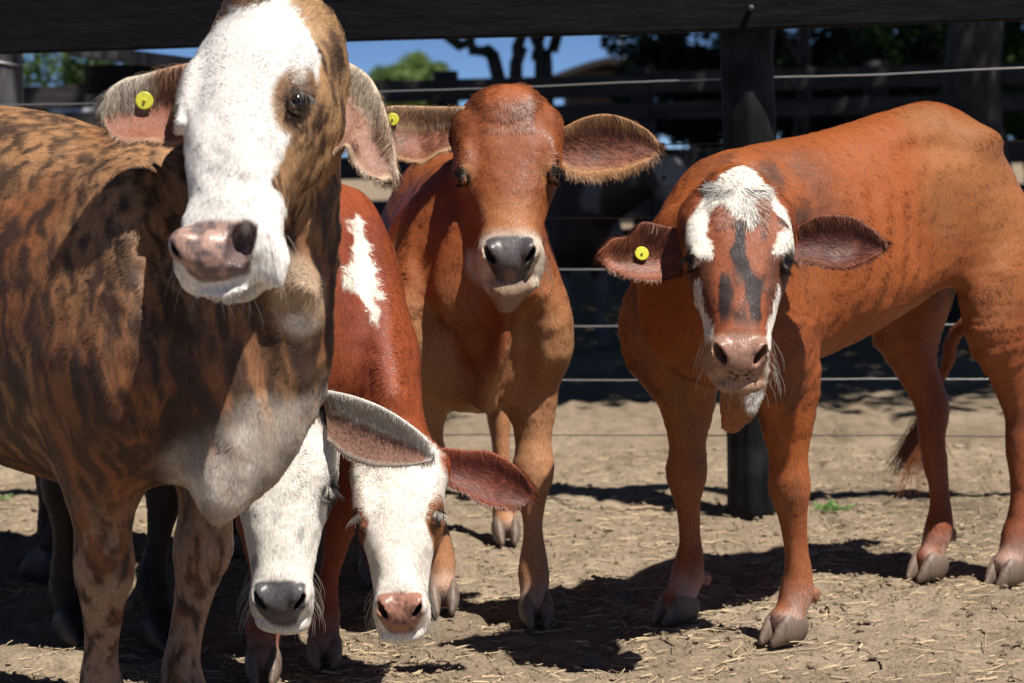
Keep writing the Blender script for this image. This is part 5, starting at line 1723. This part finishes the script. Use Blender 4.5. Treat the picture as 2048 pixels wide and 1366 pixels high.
def lumps(p):
    return .0022 * fbm(p, 12, 2, 74) + .0010 * fbm(p, 40, 2, 75)
def ribs4(p):
    b_ = c4.body_coords(p)
    m_ = sstep(-.28, -.18, b_[:, 0]) * sstep(.16, .06, b_[:, 0]) * sstep(.50, .60, b_[:, 2]) * sstep(.95, .82, b_[:, 2])
    return lumps(p) + m_ * (.0018 + .0022 * noise(p, 5, 78)) * np.sin((b_[:, 0] + .25 * b_[:, 2] + .02 * noise(p, 4, 79)) * 100)
c3.disp = cb.disp = ca.disp = lumps
c4.disp = ribs4
finish(c3, coat_red, ears_col=[
    dict(fn=ear_colour((.33, .16, .075), (.24, .085, .045), (.42, .24, .12), top=((.45, .27, .15), .35, lambda u: sstep(.0, .2, u))), hair=ear_hair(.011, .008, topband=.3)),
    dict(fn=ear_colour((.24, .085, .03), (.20, .065, .035), (.40, .20, .085), rimw=.22), hair=ear_hair(.010, .013, inner_len=.011, topband=.12), curl=.3)])
ear_tag(c3, 789, 243, 0)

BL['rstripe'] = [(x - 11, y) for x, y in BL['rstripe']]
c4.marks = {k: face_outline(c4, v, z) for (k, v), z in zip(BL.items(), (-.01, -.050, -.022))}
finish(c4, coat_blaze, ears_col=[
    dict(fn=ear_colour((.20, .055, .022), (.27, .085, .042), (.25, .075, .03), top=((.17, .050, .025), .50, lambda u: sstep(.62, .55, u))), hair=ear_hair(.016, .008, topband=.42)),
    dict(fn=ear_colour((.20, .055, .022), (.13, .035, .022), (.22, .065, .03)), hair=ear_hair(.011, .008, topband=.15))])
ear_tag(c4, 1281, 507, 0)

cb.cm = None
org = at(740, 540, 4.06)
ol, u_, v_ = side_outline(cb, [(706, 430), (722, 440), (745, 500), (752, 540), (765, 580), (768, 630), (770, 645), (745, 620), (735, 585), (712, 572), (695, 565), (705, 520), (716, 490), (704, 455)], org, (0, -1, .0))
cb.cm = (ol, org, u_, v_)
cb.cm2 = side_outline(cb, [(690, 430), (760, 430), (790, 650), (800, 760), (740, 760), (700, 640), (690, 560)], org, (0, -1, 0))[0]
finish(cb, coat_whiteface, ears_col=[
    dict(fn=ear_colour((.22, .055, .020), (.16, .035, .018), (.28, .07, .03)), hair=ear_hair(.009, .008, topband=.15))])

finish(ca, coat_black, hoof=1, ears_col=[
    dict(fn=ear_colour((.60, .56, .50), (.30, .165, .125), (.76, .70, .62), rimw=.06, top=((.76, .72, .66), .40, lambda u: sstep(.0, .1, u))), hair=ear_hair(.008, .004, inner_len=.005, topband=.30))])

def wrinkle(p):
    b_ = c1.body_coords(p)
    m_ = sstep(.22, .36, b_[:, 0]) * sstep(.40, .5, b_[:, 2]) * sstep(1.02, .9, b_[:, 2])
    return m_ * (.016 * fbm(np.stack([p[:, 0], p[:, 1], p[:, 2] * .22], 1), 10, 2, 71) + .003 * fbm(p, 30, 2, 72)) + .0018 * fbm(p, 14, 2, 73)
c1.disp = wrinkle
c1.marks = dict(face=face_outline(c1, [(470, 20), (430, 70), (385, 130), (340, 250), (340, 420), (330, 620), (560, 620), (590, 470), (575, 440), (592, 370), (585, 320), (560, 270), (556, 215), (575, 180),
                                       (610, 160), (634, 160), (632, 110), (612, 60), (590, 20), (560, -10), (510, -10)], -.01))
org = at(470, 900, 3.1)
ol, u_, v_ = side_outline(c1, [(300, 980), (330, 930), (400, 890), (470, 840), (540, 800), (590, 780), (600, 840), (590, 900), (500, 1020), (430, 1080), (350, 1020)], org, (-.3, -1, 0))
c1.cm = (ol, org, u_, v_)
finish(c1, coat_brindle, ears_col=[
    dict(fn=ear_colour((.30, .17, .09), (.27, .105, .062), (.46, .26, .16), rimw=.07, top=((.66, .56, .44), .30, lambda u: sstep(.25, .42, u))), hair=ear_hair(.017, .006, inner_len=.005, topband=.24), curl=.2),
    dict(fn=ear_colour((.34, .20, .11), (.32, .17, .115), (.56, .40, .27), rimw=.10, top=((.62, .50, .38), .3, lambda u: sstep(.6, .3, u))), hair=ear_hair(.013, .007, inner_len=.006, topband=.2), curl=.2)])
ear_tag(c1, 285, 209, 0)

LOW = dict(fine=.012, coarse=.02)
finish(ce, coat_plain((.045, .025, .016)), fine=LOW, fur=False)
finish(cs, coat_shade, fine=LOW, fur=False)

# tail switch of the blazed calf
n_ = 1100
tt = rng.random(n_) ** .8
A_ = np.array([at(1868, 795, 5.06)]); B_ = np.array([at(1830, 880, 5.06)])
O_ = rng.normal(0, .009, (n_, 3))
P = A_ + (B_ - A_) * tt[:, None] + O_
lean = O_ * 9; lean[:, 1] *= .5
fur_object('tail_switch', c4.root, c4.o, P, np.tile(unit([.3, -1, .1]), (n_, 1)), np.tile(unit([-.32, .0, -1]), (n_, 1)) + lean * [1, 1, .3],
           np.tile(np.array([.27, .085, .030]), (n_, 1)), np.full(n_, .105), np.full(n_, .0006), K=8, lift=.03, wild=.55)
